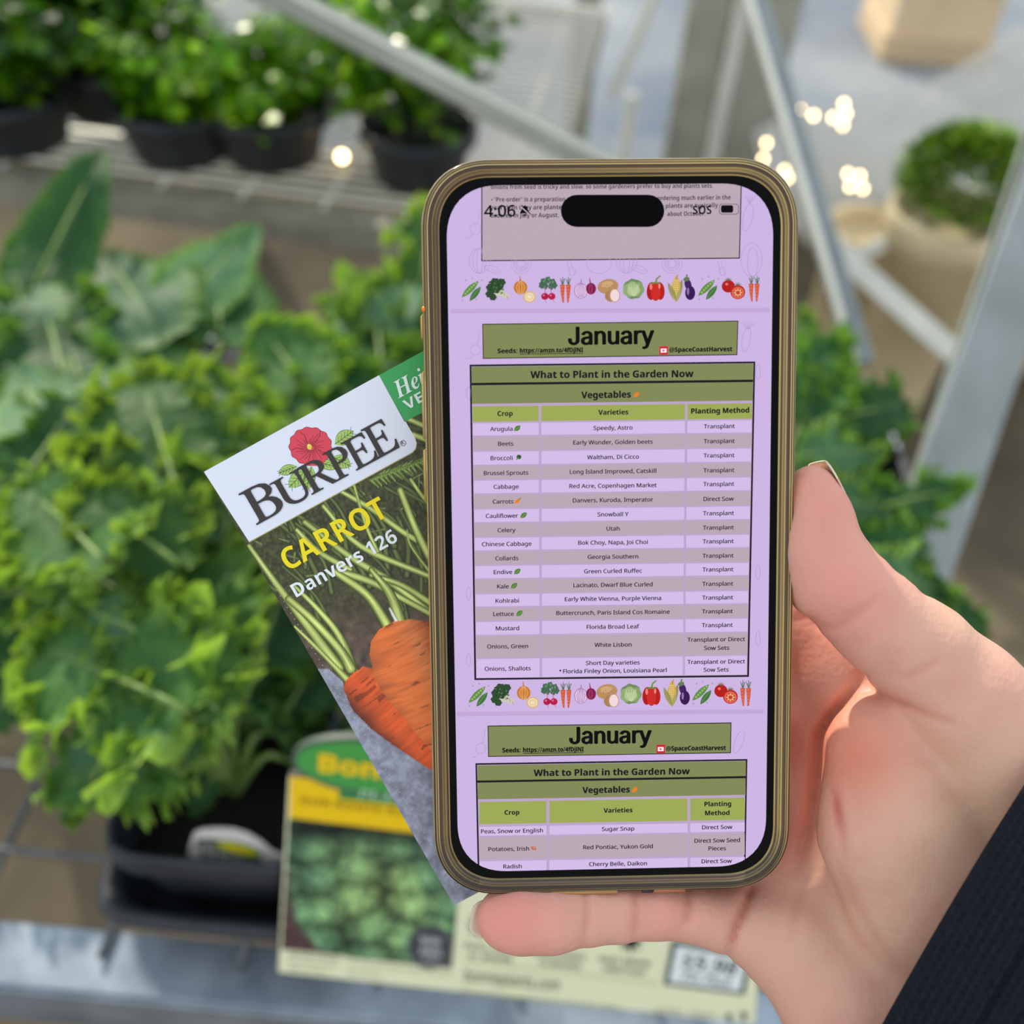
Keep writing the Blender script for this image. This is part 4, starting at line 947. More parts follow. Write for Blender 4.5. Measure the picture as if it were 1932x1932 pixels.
M_KNIT = mat('black ribbed knit', (21, 26, 36), .8, spec=.25, noise=.25, scale=900, bump=.5, bscale=1500)
mesh('sleeve', c2w(SV), SQ, M_KNIT, person, True, label='black ribbed knit sleeve with a hemmed cuff')

# ================================================================== GROUND, BENCHES
FLZ = -0.66
def grid_mesh(name, x0, x1, y0, y1, z, mt, parent=None, amp=0, n=40):
    X, Y = np.meshgrid(np.linspace(x0, x1, n+1), np.linspace(y0, y1, n+1), indexing='ij')
    Z = z+amp*(fbm(X*6+3, Y*6+5)-.5); i, j = np.meshgrid(np.arange(n), np.arange(n), indexing='ij'); a = (i*(n+1)+j).ravel()
    return mesh(name, np.stack([X, Y, Z], -1).reshape(-1, 3), np.stack([a, a+n+1, a+n+2, a+1], -1), mt, parent, True)
M_CONC = mat('worn brown concrete', (104, 92, 72), .9, noise=.25, scale=2.2, bump=.5, bscale=60, c2=(54, 48, 36))
M_YARD, _n, _l, _b = newmat('pale asphalt yard')
_c = _n.new('ShaderNodeTexCoord'); _t = _n.new('ShaderNodeTexNoise'); _t.inputs['Scale'].default_value = .9; _t.inputs['Detail'].default_value = 4; _l.new(_c.outputs['Object'], _t.inputs['Vector'])
_r = _n.new('ShaderNodeValToRGB'); _l.new(_t.outputs['Fac'], _r.inputs[0]); _l.new(_r.outputs[0], _b.inputs['Base Color']); _b.inputs['Roughness'].default_value = .85
_r.color_ramp.elements[0].position = .36; _r.color_ramp.elements[0].color = (*lin((84, 102, 130)), 1); _r.color_ramp.elements[1].position = .66; _r.color_ramp.elements[1].color = (*lin((172, 174, 180)), 1)  # pale noise patches put sunlit spots into the asphalt colour
f_ = grid_mesh('floor', -2.5, 2.6, -1.0, 2.45, FLZ, M_CONC, amp=.012, n=50); tag(f_, 'brown concrete greenhouse floor', kind='structure')
g_ = grid_mesh('ground', -24, 24, -14, 34, FLZ-.035, M_YARD, amp=.02, n=90); tag(g_, 'pale grey asphalt yard outside the glass', kind='structure')

def bench(name, label, X0, X1, Y0, Y1, dx, dy, yaw, rail_h, org, wr=.0018, MR=None, MW=None):
    M_GALV_ = MR or M_GALV; M_WIRE_ = MW or M_WIRE
    """welded wire bench top in a galvanised angle frame, top at z = 0, on four legs"""
    M = Matrix.Translation(org) @ Matrix.Rotation(yaw, 4, 'Z'); t = thing(name, label, 'bench', M)
    for y, h in ((Y0, 1), (Y1, 0)):
        V, Fc = join([box(((X0+X1)/2, y, -.012), (X1-X0, .034, .004), None, .001), box(((X0+X1)/2, y+(-.017 if y == Y0 else .017), -.014-rail_h/2), (X1-X0, .004, rail_h), None, .001)])
        mesh('rail', V, Fc, M_GALV_ if h else M_WIRE_, t, False, local=True)
    for x in (X0, X1):
        V, Fc = box((x, (Y0+Y1)/2, -.03), (.004, Y1-Y0, rail_h), None, .001); mesh('rail', V, Fc, M_GALV_, t, False, local=True)
    x = X0+dx
    while x < X1-.01:
        V, Fc = tube([(x, Y0, -.006), (x, Y1, -.006)], wr, 6); mesh('wire', V, Fc, M_WIRE_, t, True, local=True); x += dx
    y = Y0+dy
    while y < Y1-.01:
        V, Fc = tube([(X0, y, -.0025), (X1, y, -.0025)], wr, 6); mesh('wire', V, Fc, M_WIRE_, t, True, local=True); y += dy
    for x in (X0+.03, X1-.03):
        for y in (Y0+.03, Y1-.03):
            V, Fc = box((x, y, (FLZ-.014)/2), (.035, .035, -FLZ-.014), None, .002); mesh('leg', V, Fc, M_GALV_, t, False, local=True)
    return t
# front bench: its near rail runs along the foot of the picture
a = PZ(0, 1795, -.01); b = PZ(1400, 1925, -.01); yaw1 = math.atan2(b.y-a.y, b.x-a.x)
ctr = PZ(700, 1860, -.01)
bench('plant_bench', 'front wire-topped galvanised bench under the kale pots', -.62, .40, 0, .60, .078, .055, yaw1, .05, Vector((ctr.x, ctr.y, 0)), .0022)
# broad outer flange of the near rail
bn = Matrix.Translation((ctr.x, ctr.y, 0)) @ Matrix.Rotation(yaw1, 4, 'Z')
# rear bench
a = PZ(0, 300, 0); b = PZ(800, 405, 0); yaw2 = math.atan2(b.y-a.y, b.x-a.x); org2 = PZ(300, 345, 0)
bench('plant_bench', 'rear wire-topped bench carrying black pots of herbs', -1.0, .46, 0, .8, .10, .021, yaw2, .03, Vector((org2.x, org2.y, 0)), .0030, mat('dull painted rail', (140, 136, 122), .75, noise=.15, scale=20), mat('white coated wire', (226, 222, 212), .5))
B1 = lambda x, y, z: bn @ Vector((x, y, z))

# ================================================================== KALE
def leaf_mesh(name, seed, ruffle, lobes, broad, mt, nu=230, nv=30, tone=0):
    rs = np.random.RandomState(seed); u = np.linspace(0, 1, nu+1); v = np.linspace(-1, 1, nv+1)
    v = np.sign(v)*np.abs(v)**.8; U, Vv = np.meshgrid(u, v, indexing='ij'); s_ = np.sign(Vv+1e-9)
    w = broad*(np.sin(np.pi*np.clip(U, 0, 1)**.72)**.62+.05)*(1-.25*U)
    edge = 1+lobes*(vn(U*7+seed*3.1, s_*5+seed)-.5)*1.1+lobes*.5*(vn(U*17+seed, s_*9+seed*2)-.5)
    w = w*edge; a = np.abs(Vv)
    ph = rs.rand(8)*6.28
    wave = np.sin(2*np.pi*(3.3*U+.4*Vv)+ph[0]+s_)*.45+np.sin(2*np.pi*(7.5*U)+ph[1]+s_*2)*.4+np.sin(2*np.pi*16*U+ph[2]+s_*3+a*3)*.26+.5*(fbm(U*22+seed, Vv*6+seed, 3)-.44)
    Z = ruffle*.115*wave*a**2.9*broad*2.1+.05*a*broad
    Xx = Vv*w*(1-.10*ruffle*a)+ruffle*.018*a**2*np.sin(2*np.pi*19*U+ph[3])*s_
    Yy = U+ruffle*.03*a**2*np.sin(2*np.pi*12*U+ph[4]+s_)-.10*a**1.5*(1-U)+.07*a*U*0
    fr = ruffle*np.clip((a-.72)/.28, 0, 1)**1.5
    Z += fr*(.045*np.sin(2*np.pi*23*U+ph[5]+s_*2)+.035*np.sin(2*np.pi*39*U+ph[4])+.028*np.sin(2*np.pi*57*U+ph[1]+s_)); Xx += fr*(.030*np.sin(2*np.pi*21*U+ph[6])+.03*np.sin(2*np.pi*49*U+ph[2]+s_)-.05*np.abs(np.sin(2*np.pi*11*U+ph[3])))*s_
    Z += -.32*U**2*(.6+.5*rs.rand())+.06*np.sin(U*6+ph[7])      # arch over lengthwise
    Z += .018*fbm(U*9, Vv*5+seed)*a+.02*np.exp(-(Vv/.06)**2)*-1
    g = fbm(U*10+seed, Vv*6+2, 3)
    deep = np.array([62, 106, 56.]); mid = np.array([108, 148, 60.]); lime = np.array([142, 174, 78.])
    if tone == 1: deep, mid, lime = np.array([44, 88, 50.]), np.array([72, 120, 58.]), np.array([104, 144, 72.])
    if tone == 2: deep, mid, lime = np.array([80, 124, 92.]), np.array([112, 152, 84.]), np.array([132, 166, 86.])
    k = np.clip(a**2.0*.95+(g-.40)*.9, 0, 1)[..., None]; c_ = deep*(1-k)+mid*k
    k = (np.clip((a-.62)/.38, 0, 1)**1.1*(.5+g)*ruffle**.3)[..., None]; k = np.clip(k, 0, 1); c_ = c_*(1-k)+lime*k
    vein = np.exp(-(Vv/.045)**2)+.55*np.exp(-(((U-.34*a)*11 % 1-.5)/.09)**2)*(1-a*.7)
    c_ = c_*(1-.45*np.clip(vein, 0, 1)[..., None])+np.array([150, 176, 108.])*.45*np.clip(vein, 0, 1)[..., None]
    n = nv+1; i, j = np.meshgrid(np.arange(nu), np.arange(nv), indexing='ij'); q = (i*n+j).ravel()
    me = bpy.data.meshes.new(name); V = np.stack([Xx, Yy, Z], -1).reshape(-1, 3)
    me.from_pydata(V.tolist(), [], np.stack([q, q+n, q+n+1, q+1], -1).tolist()); me.polygons.foreach_set('use_smooth', [True]*len(me.polygons))
    ca = me.color_attributes.new('Col', 'FLOAT_COLOR', 'POINT'); c4 = np.ones((len(V), 4)); c4[:, :3] = lina(c_.reshape(-1, 3)); ca.data.foreach_set('color', c4.ravel())
    me.materials.append(mt); return me
M_LEAF = mat_leaf('kale leaf', (1.0, 1.0, 1.0), .36, .55); M_STEM = mat('pale green leaf stalk', (122, 150, 78), .5, noise=.15, scale=60)
LV = [leaf_mesh('leaf', 1, 1.0, .55, .36, M_LEAF), leaf_mesh('leaf', 2, 1.25, .7, .40, M_LEAF), leaf_mesh('leaf', 3, .9, .45, .44, M_LEAF), leaf_mesh('leaf', 4, 1.3, .8, .34, M_LEAF, tone=2),
      leaf_mesh('leaf', 5, 1.0, .6, .40, M_LEAF, tone=1), leaf_mesh('leaf', 6, 1.3, .8, .36, M_LEAF, tone=1), leaf_mesh('leaf', 7, .22, .12, .30, M_LEAF, tone=2), leaf_mesh('leaf', 8, .25, .15, .27, M_LEAF, tone=1)]
CAMP = Vector((0, 0, CAM_H))
def put_leaf(plant, root, B, T, var, wid=1.0, lean=(0, 0, 0), stem=True, thick=.0026):
    B = Vector(B); T = Vector(T); y = (T-B); L_ = y.length; y.normalize()
    n_ = (CAMP-(B+T)/2).normalized()+Vector((0, 0, .35))+Vector(lean); n_ = (n_-y*n_.dot(y)).normalized(); x = y.cross(n_)
    M = Matrix(((x.x*L_*wid, y.x*L_, n_.x*L_, B.x), (x.y*L_*wid, y.y*L_, n_.y*L_, B.y), (x.z*L_*wid, y.z*L_, n_.z*L_, B.z), (0, 0, 0, 1)))
    o = attach('leaf', LV[var], plant, M)
    if stem:
        # stalk and midrib: a sub-part in the leaf's own place
        R_ = Vector(root); mid = R_*.45+B*.55+Vector((0, 0, .02)); pts = bez([R_, mid, B-y*.002, B+y*L_*.35-n_*.014*L_, B+y*L_*.72-n_*.11*L_], 6)
        r_ = [thick*(1-.78*k/(len(pts)-1)) for k in range(len(pts))]
        V, Fc = tube(pts, r_, 7); I = M.inverted(); me = bpy.data.meshes.new('stalk'); me.from_pydata([tuple(I @ v) for v in V], [], Fc)
        me.polygons.foreach_set('use_smooth', [True]*len(me.polygons)); me.materials.append(M_STEM)
        s = bpy.data.objects.new('stalk', me); C.objects.link(s); s.parent = o
    return o
def pot_parts(t, r, h, sq=.9, lipped=True):
    V, Fc = lathe([(.0, .003), (r*.78, .003), (r*.80, 0), (r*.82, .002), (r*.95, h*.68), (r*.965, h*.70), (r*1.06, h*.71), (r*1.08, h*.74), (r*1.10, h*.985), (r*1.085, h), (r*1.03, h), (r*1.02, h*.97), (r*.97, h*.86), (r*.91, h*.55)], 40, sq)
    mesh('pot', V, Fc, M_BLACKP, t, True, local=True, label='black plastic nursery pot')
    V, Fc = lathe([(r*.92, h*.62), (r*.7, h*.635), (r*.4, h*.64), (.001, h*.645)], 28, sq); V = [(x, y, z+(.004*random.random()-.002)) for x, y, z in V]
    mesh('soil', V, Fc, M_SOIL, t, True, local=True)
GRP = 'potted curly kale plants on the front bench'
def kale(label, base, r=.046, h=.085, yaw=None, lift=.0):
    M = Matrix.Translation(base+Vector((0, 0, lift))) @ Matrix.Rotation(yaw1 if yaw is None else yaw, 4, 'Z')
    t = thing('kale_plant', label, 'kale plant', M, GRP); pot_parts(t, r, h); return t, base+Vector((0, 0, lift+h*.64))
def PH_(p): return PZ(*p)
def grow(plant, root, specs):
    for s in specs: put_leaf(plant, root, PH_(s[0]), PH_(s[1]), s[2], s[3] if len(s) > 3 else 1.0, s[4] if len(s) > 4 else (0, 0, 0))
def fill(plant, root, n, r0, r1, z0, z1, seed, vars_, smin_=.07, smax=.11, exclude=None):
    rs = random.Random(seed); k = 0; tries = 0
    while k < n and tries < 400:
        tries += 1
        a = rs.uniform(0, 6.283); r_ = rs.uniform(r0, r1); z = rs.uniform(z0, z1); B = root+Vector((r_*math.cos(a), r_*math.sin(a), z)); L_ = rs.uniform(smin_, smax)
        T = B+Vector((math.cos(a)*.8, math.sin(a)*.8, rs.uniform(-.3, .5))).normalized()*L_
        if exclude and (exclude(B) or exclude(T)): rs.random(); continue
        put_leaf(plant, root, B, T, rs.choice(vars_), rs.uniform(.9, 1.25), (rs.uniform(-.4, .4), rs.uniform(-.4, .4), rs.uniform(-.1, .4))); k += 1
# plant at the lower left in a square pot on the near rail
pot_c = PZ(432, 1470, .085); pot_c.z = 0; tray_h = .012
k1, r1 = kale('curly kale in a black square pot with a white plant label, by the near rail', pot_c, .048, .082, lift=tray_h)
grow(k1, r1, [((400, 1350, .165), (50, 1500, .15), 0, 1.15, (0, .1, .2)), ((330, 1330, .18), (10, 1180, .17), 1, 1.15), ((250, 1340, .165), (110, 1570, .135), 3, 1.05), ((330, 1330, .16), (350, 1430, .17), 1, 1.5),
              ((400, 1330, .17), (210, 1090, .19), 1, 1.1), ((420, 1250, .15), (40, 980, .17), 2, 1.15), ((250, 1190, .18), (130, 1130, .19), 3, 1.5),
              ((460, 1330, .13), (560, 1010, .15), 5, 1.05), ((520, 1370, .11), (640, 1180, .12), 5, 1.1), ((440, 1390, .10), (360, 1540, .085), 4, .9), ((560, 1430, .09), (760, 1330, .09), 5, .9),
              ((300, 1200, .15), (460, 1040, .15), 4, 1.1)])
k2, r2 = kale('curly kale behind the labelled square pot, bright ruffled leaves', PZ(250, 1090, .09)*1.0 if False else Vector((PZ(250, 1090, .06).x, PZ(250, 1090, .06).y, 0)), .048, .085)
grow(k2, r2, [((330, 930, .19), (250, 640, .20), 1, 1.0, (0, -.2, 0)), ((200, 1060, .20), (10, 870, .20), 0, 1.2), ((330, 1060, .19), (120, 900, .21), 1, 1.2), ((480, 900, .17), (380, 650, .16), 2, .8, (.3, 0, 0)),
              ((520, 930, .16), (440, 760, .17), 3, 1.1), ((420, 1010, .17), (420, 830, .19), 3, 1.3), ((540, 900, .13), (600, 700, .14), 5, 1.1), ((60, 900, .17), (150, 720, .18), 4, 1.0), ((100, 860, .15), (20, 640, .17), 6, 1.1), ((180, 800, .14), (100, 560, .15), 6, 1.0)])
k3, r3 = kale('dark green curly kale beside the phone, behind the carrot packet', Vector((PZ(720, 930, .05).x, PZ(720, 930, .05).y, 0)), .048, .085)
grow(k3, r3, [((600, 760, .13), (470, 590, .15), 2, 1.1, (-.3, 0, 0)), ((700, 780, .14), (560, 640, .15), 4, 1.1), ((720, 700, .14), (700, 500, .15), 5, .9), ((760, 640, .13), (790, 420, .14), 3, .8), ((790, 560, .12), (830, 340, .16), 1, .7),
              ((660, 900, .13), (560, 780, .14), 5, 1.2), ((820, 700, .11), (930, 560, .12), 4, 1), ((680, 640, .12), (590, 540, .13), 3, .8)])
k4, r4 = kale('smooth-leaved collard plant at the far left of the front bench', Vector((PZ(190, 760, .04).x, PZ(190, 760, .04).y, 0)), .048, .085, None)
grow(k4, r4, [((300, 640, .13), (170, 410, .15), 6, 1.2), ((330, 600, .12), (500, 380, .15), 6, .8), ((400, 640, .12), (440, 450, .13), 7, 1.5), ((60, 560, .13), (200, 240, .20), 7, .8), ((60, 640, .13), (10, 450, .16), 6, 1.3), ((250, 700, .12), (330, 500, .14), 6, 1.2), ((120, 700, .14), (60, 500, .15), 4, 1.2)])
k5, r5 = kale('curly kale to the right of the phone, behind the thumb', Vector((PZ(1560, 960, .05).x, PZ(1560, 960, .05).y, 0)), .048, .085)
grow(k5, r5, [((1480, 760, .13), (1620, 610, .14), 5, .95), ((1540, 800, .13), (1750, 740, .13), 4, 1.0), ((1520, 860, .13), (1690, 840, .14), 3, 1.0), ((1640, 960, .12), (1860, 900, .12), 5, .75, (0, 0, .3)), ((1560, 940, .13), (1700, 960, .14), 3, 1.1),
              ((1560, 1040, .12), (1770, 1020, .13), 4, 1.1), ((1640, 1080, .12), (1840, 1120, .11), 3, .8), ((1700, 1100, .11), (1890, 1200, .09), 4, .8), ((1470, 900, .12), (1560, 660, .15), 4, 1.0), ((1600, 1100, .11), (1800, 1230, .10), 5, .8), ((1480, 700, .10), (1530, 560, .13), 3, .8)])
k6, r6 = kale('low dark kale hidden mostly behind the phone', Vector((PZ(1100, 1180, .05).x, PZ(1100, 1180, .05).y, 0)), .048, .085)
for kk, rr_, n_, sd in ((k1, r1, 4, 11), (k2, r2, 9, 12), (k3, r3, 18, 13), (k4, r4, 10, 14), (k5, r5, 10, 15), (k6, r6, 14, 16)):
    ex = None
    if kk is k1: ex = lambda p: (p-CAMP).length > 0 and p.y < pot_c.y+.055
    if kk is k5: ex = lambda p: p.x > r5.x+.07
    if kk is k4: ex = lambda p: p.y > r4.y+.03
    fill(kk, rr_, n_, .02, .09, .01, .07, sd, [4, 5, 4, 5, 3, 0] if kk is not k4 else [6, 7, 4, 6], .06, .10, ex)
# tray under the labelled pot
tray = thing('pot_tray', 'black plastic tray rim under the labelled square kale pot', 'tray', Matrix.Translation(pot_c+Vector((.001, .003, 0))) @ Matrix.Rotation(yaw1, 4, 'Z'))
V, Fc = lathe([(.0, .004), (.048, .004), (.050, .0), (.054, .001), (.059, .030), (.066, .031), (.067, .034), (.067, .042), (.064, .043), (.060, .042), (.056, .030), (.050, .0075), (.0, .0075)], 48, .9); mesh('tray_shell', V, Fc, M_BLACKP, tray, True, local=True)

# white plant label standing in the pot
LF0 = P(352, 1640, .507); TF = Frame(LF0, P(540, 1662, .507)-LF0, P(362, 1560, .492)-LF0)
tg = thing('plant_label', 'white plant label with bar code, standing inside the square black pot', 'plant label', TF.M)
out = [(348, 1640), (350, 1630), (358, 1594), (366, 1572), (380, 1566), (410, 1564), (440, 1566), (466, 1574), (490, 1588), (510, 1606), (532, 1616), (541, 1626), (540, 1652)]
def slab(name, fr, pts, z0, z1, mt, parent, **k):
    uv = [fr.px(*p) for p in pts]; n = len(uv)
    if sum(uv[i][0]*uv[(i+1) % n][1]-uv[(i+1) % n][0]*uv[i][1] for i in range(n)) < 0: uv = uv[::-1]
    V = [(u, v, z0) for u, v in uv]+[(u, v, z1) for u, v in uv]
    return mesh(name, V, [tuple(range(n-1, -1, -1)), tuple(range(n, 2*n))]+[(i, (i+1) % n, n+(i+1) % n, n+i) for i in range(n)], mt, parent, False, local=True, **k)
slab('label_card', TF, out, -.0012, 0, mat('white plastic label', (214, 206, 204), .5), tg)
T_ = Art(TF, .00008)
T_.ppx([(372, 1582), (400, 1582), (440, 1590), (470, 1604), (500, 1632), (526, 1645), (524, 1650), (358, 1640)], (92, 98, 92), 1)
T_.ppx([(362, 1606), (384, 1592), (510, 1636), (512, 1648), (354, 1638)], (222, 218, 206), 2)
for k in range(15): 
    x = 382+k*8.2; T_.ppx([(x, 1592+k*2.3), (x+(3.2 if k % 3 else 5), 1594+k*2.3), (x-2+(3.2 if k % 3 else 5), 1639+k*.5), (x-2, 1639+k*.5)], (40, 42, 46), 3)
T_.ell(450, 1601, 46, 12, (70, 130, 50), 4, 14); T_.ell(450, 1601, 40, 8, (214, 204, 40), 5, 14); T_.build('label_print', M_SIGN, tg)

# ================================================================== PRICE SIGN leaning over the rail
sb = P(525, 1838, .517); sr = P(1420, 1935, .516); st = P(548, 1420, .452)
SF = Frame(sb, sr-sb, st-sb)
sign = thing('price_sign', 'printed kale sign with yellow band and $5.98 price, leaning on the near rail', 'sign', SF.M)
ov = [(550+0, 1432)]
body = [(525, 1836), (1425, 1932), (1455, 1560), (870, 1500), (545, 1462)]
M_CARD = mat('sign board', (60, 64, 60), .6)
slab('sign_board', SF, body, -.004, -.0002, M_CARD, sign)
G = Art(SF, .00016)
CR = (236, 236, 198)
def sy(x, y0): return y0+(x-545)*.108      # sign rows run slightly downhill
G.ppx([(525, 1834), (1424, 1931), (1454, 1562), (868, 1502), (545, 1464)], CR, 0)
G.ppx([(548, 1464), (872, 1500), (874, 1582), (546, 1542)], (246, 202, 8), 2)
G.ppx([(640, 1478), (874, 1506), (874, 1532), (640, 1506)], (46, 138, 66), 3)
text(G, 'OUR ROOTS RUN DEEP', (566, 1514), (860, 1548), (150, 124, 20), 4, 'bold', cap=12)
# green oval logo standing above the board edge
def oval(cx_, cy_, rx, ry, a, n=40):
    q = math.radians(a); return [(cx_+rx*math.cos(t)*math.cos(q)-ry*math.sin(t)*math.sin(q), cy_+rx*math.cos(t)*math.sin(q)+ry*math.sin(t)*math.cos(q)) for t in [2*math.pi*k/n for k in range(n)]]
slab('oval_plate', SF, oval(700, 1446, 150, 53, 7), -.003, .0008, mat('dark grey oval rim', (78, 92, 82), .5), sign)
G.ppx(oval(701, 1446, 142, 46, 7), (72, 158, 70), 7)
text(G, 'Bonnie', (604, 1452), (812, 1476), (246, 206, 16), 9, 'bold', cap=34, emb=2); text(G, 'PLANTS', (676, 1500), (800, 1514), (196, 226, 196), 9, 'ital', cap=15)
# white text strip and right-hand copy
def greytext(lines, c_=(120, 124, 100)):
    for t_, x0, x1, y0, cap in lines: text(G, t_, (x0, y0), (x1, y0+(x1-x0)*.108), c_, 3, 'math', cap=cap)
greytext([('Dwarf blue curled kale', 545, 640, 1802, 9), ('hardy cool season green', 545, 636, 1815, 5), ('space 12 inches', 543, 616, 1828, 5), ('Plant in full sun, harvest outer leaves', 656, 850, 1806, 8), ('rich in vitamins and easy to grow in the garden', 656, 852, 1818, 5), ('ready in fifty days', 655, 720, 1836, 5)])
greytext([('bonnieplants.com', 876, 1054, 1850, 24)], (84, 92, 74)); greytext([('Find growing tips, recipes and garden news online', 870, 1165, 1873, 9)], (160, 164, 130))
for x, t0, t1 in ((925, 'FULL SUN', '6+ HOURS'), (1055, 'SPACE PLANTS', '12 INCHES'), (1178, 'FAST GROW', 'HARDY PLANT')):
    text(G, t0, (x-48, 1788+(x-925)*.1), (x+48, 1798+(x-925)*.1), (110, 112, 90), 3, 'bold', cap=10); text(G, t1, (x-40, 1806+(x-925)*.1), (x+40, 1815+(x-925)*.1), (110, 112, 90), 3, 'bold', cap=10)
for x, y in ((905, 1745), (1060, 1762), (1190, 1774)):
    G.ell(x, y, 15, 15, (40, 50, 44), 3)
    for k in range(8): a_ = k*.785; G.line([(x+15*math.cos(a_), y+15*math.sin(a_)), (x+24*math.cos(a_), y+24*math.sin(a_))], 4, (40, 50, 44), 3)
G.line([(880, 1812), (1240, 1856)], 2, (196, 200, 160), 3)
G.ppx([(1268, 1772), (1418, 1800), (1404, 1876), (1252, 1856)], (66, 84, 78), 4); G.ppx([(1276, 1782), (1408, 1806), (1396, 1868), (1262, 1850)], (236, 242, 240), 5)
text(G, '$5.98', (1284, 1822), (1386, 1838), (58, 66, 62), 6, 'bold', cap=26); text(G, 'Per Pack', (1284, 1845), (1376, 1860), (110, 116, 112), 6, 'ital', cap=17)
greytext([('HELP CENTER', 1236, 1284, 1908, 8), ('FOLLOW US', 1300, 1350, 1914, 8)], (140, 142, 120)); G.ell(1375, 1918, 7, 7, (110, 114, 100), 3); G.ppx([(1396, 1908), (1410, 1910), (1406, 1926), (1400, 1924)], (90, 94, 84), 3)
def kale_art(U, Vv):
    X, Y = SF.to_px(U, Vv); cellx = X/72; celly = Y/58; ix = np.floor(cellx); iy = np.floor(celly); best = np.full(X.shape, 9.); idd = np.zeros(X.shape); bx = np.zeros(X.shape); by = np.zeros(X.shape)
    for dx in (-1, 0, 1):
        for dy in (-1, 0, 1):
            a_ = (ix+dx).astype(int) & 255; b_ = (iy+dy).astype(int) & 255; qx = ix+dx+.15+.7*_NT[a_, b_]; qy = iy+dy+.15+.7*_NT[b_, (a_+77) & 255]
            d = np.hypot(cellx-qx, celly-qy); k = d < best; best = np.where(k, d, best); idd = np.where(k, _NT[a_, (b_+31) & 255], idd); bx = np.where(k, cellx-qx, bx); by = np.where(k, celly-qy, by)
    n_ = fbm(X/6, Y/6, 3); r_ = np.hypot((X-710)/150, (Y-1680)/150); s_ = np.clip(1.2-best*.95-by*.35+(n_-.45)*.9, .25, 1.3)
    c0 = np.array([98, 142, 104.]); c1 = np.array([160, 194, 120.]); w = np.clip(.8-r_+idd*.4+(n_-.4), 0, 1)[..., None]
    col = (c0*(1-w)+c1*w)*s_[..., None]; soil = np.array([92, 66, 64.])*(.6+.7*n_[..., None])
    k = np.clip((r_-.92-.18*idd)/.08, 0, 1)*(Y > 1640); k = k[..., None]; col = col*(1-k)+soil*k
    dk_ = np.clip((Y-1540)/60, .45, 1)*np.where(Y < 1600, .8+.2*idd, 1); col *= dk_[..., None]
    return np.clip(col, 0, 240)
u0, v0 = SF.px(531, 1790); u1, v1 = SF.px(855, 1540)
pic = [SF.px(*p) for p in ((546, 1542), (874, 1582), (852, 1826), (531, 1790))]
us = [p[0] for p in pic]; vs = [p[1] for p in pic]
raster('kale_picture', SF, min(us), max(us), min(vs), max(vs), 170, 150, kale_art, M_SIGN, sign, .0003, clip=lambda c_: inpoly(c_[:, 0], c_[:, 1], pic))
G.ell(812, 1784, 44, 42, (92, 98, 96), 6); G.ell(812, 1784, 36, 34, (62, 68, 70), 7); text(G, 'NON', (794, 1776), (830, 1780), (206, 210, 210), 8, 'bold', cap=14); text(G, 'GMO', (792, 1796), (832, 1801), (206, 210, 210), 8, 'bold', cap=14); text(G, 'PLANT', (798, 1810), (828, 1813), (206, 210, 210), 8, 'bold', cap=7)
G.build('sign_print', M_SIGN, sign, 'cream panel, yellow band, green oval and lettering')

# ================================================================== HERBS ON THE REAR BENCH
def leaf_cloud(t, n, gen, size, seed, palette, mt, name='foliage', lobes=3):
    """n small lobed leaflets; gen(k, rs) gives a position, a direction and a facing, in the thing's own space"""
    rs = np.random.RandomState(seed); V = []; Fc = []; K = []
    shp = [(0, 0), (.30, .12), (.50, .42), (.26, .46), (.34, .80), (.12, .70), (0, 1.0), (-.12, .70), (-.34, .80), (-.26, .46), (-.50, .42), (-.30, .12)] if lobes == 3 else [(0, 0), (.26, .25), (.30, .55), (.16, .85), (0, 1), (-.16, .85), (-.30, .55), (-.26, .25)]
    for k in range(n):
        p, d, f = gen(k, rs); d = Vector(d).normalized(); f = Vector(f); f = (f-d*f.dot(d)).normalized(); x = d.cross(f); s = size*rs.uniform(.6, 1.3); b = len(V)
        cc = lin(np.clip(np.array(palette[rs.randint(len(palette))])*rs.uniform(.8, 1.2), 0, 255))
        for u, v in shp: V.append(Vector(p)+x*(u*s)+d*(v*s)+f*(s*(.18*abs(u)-.22*v*v))); K.append(cc)
        Fc.append(tuple(range(b, b+len(shp))))
    o = mesh(name, V, Fc, mt, t, True, np.array(K), local=True); o['kind'] = 'stuff'; return o
M_HERB = mat_leaf('herb leaf', (1.25, 1.25, 1.2), .55, .22); M_BOX = mat_leaf('clipped shrub leaf', (1, 1, 1), .3, .5)
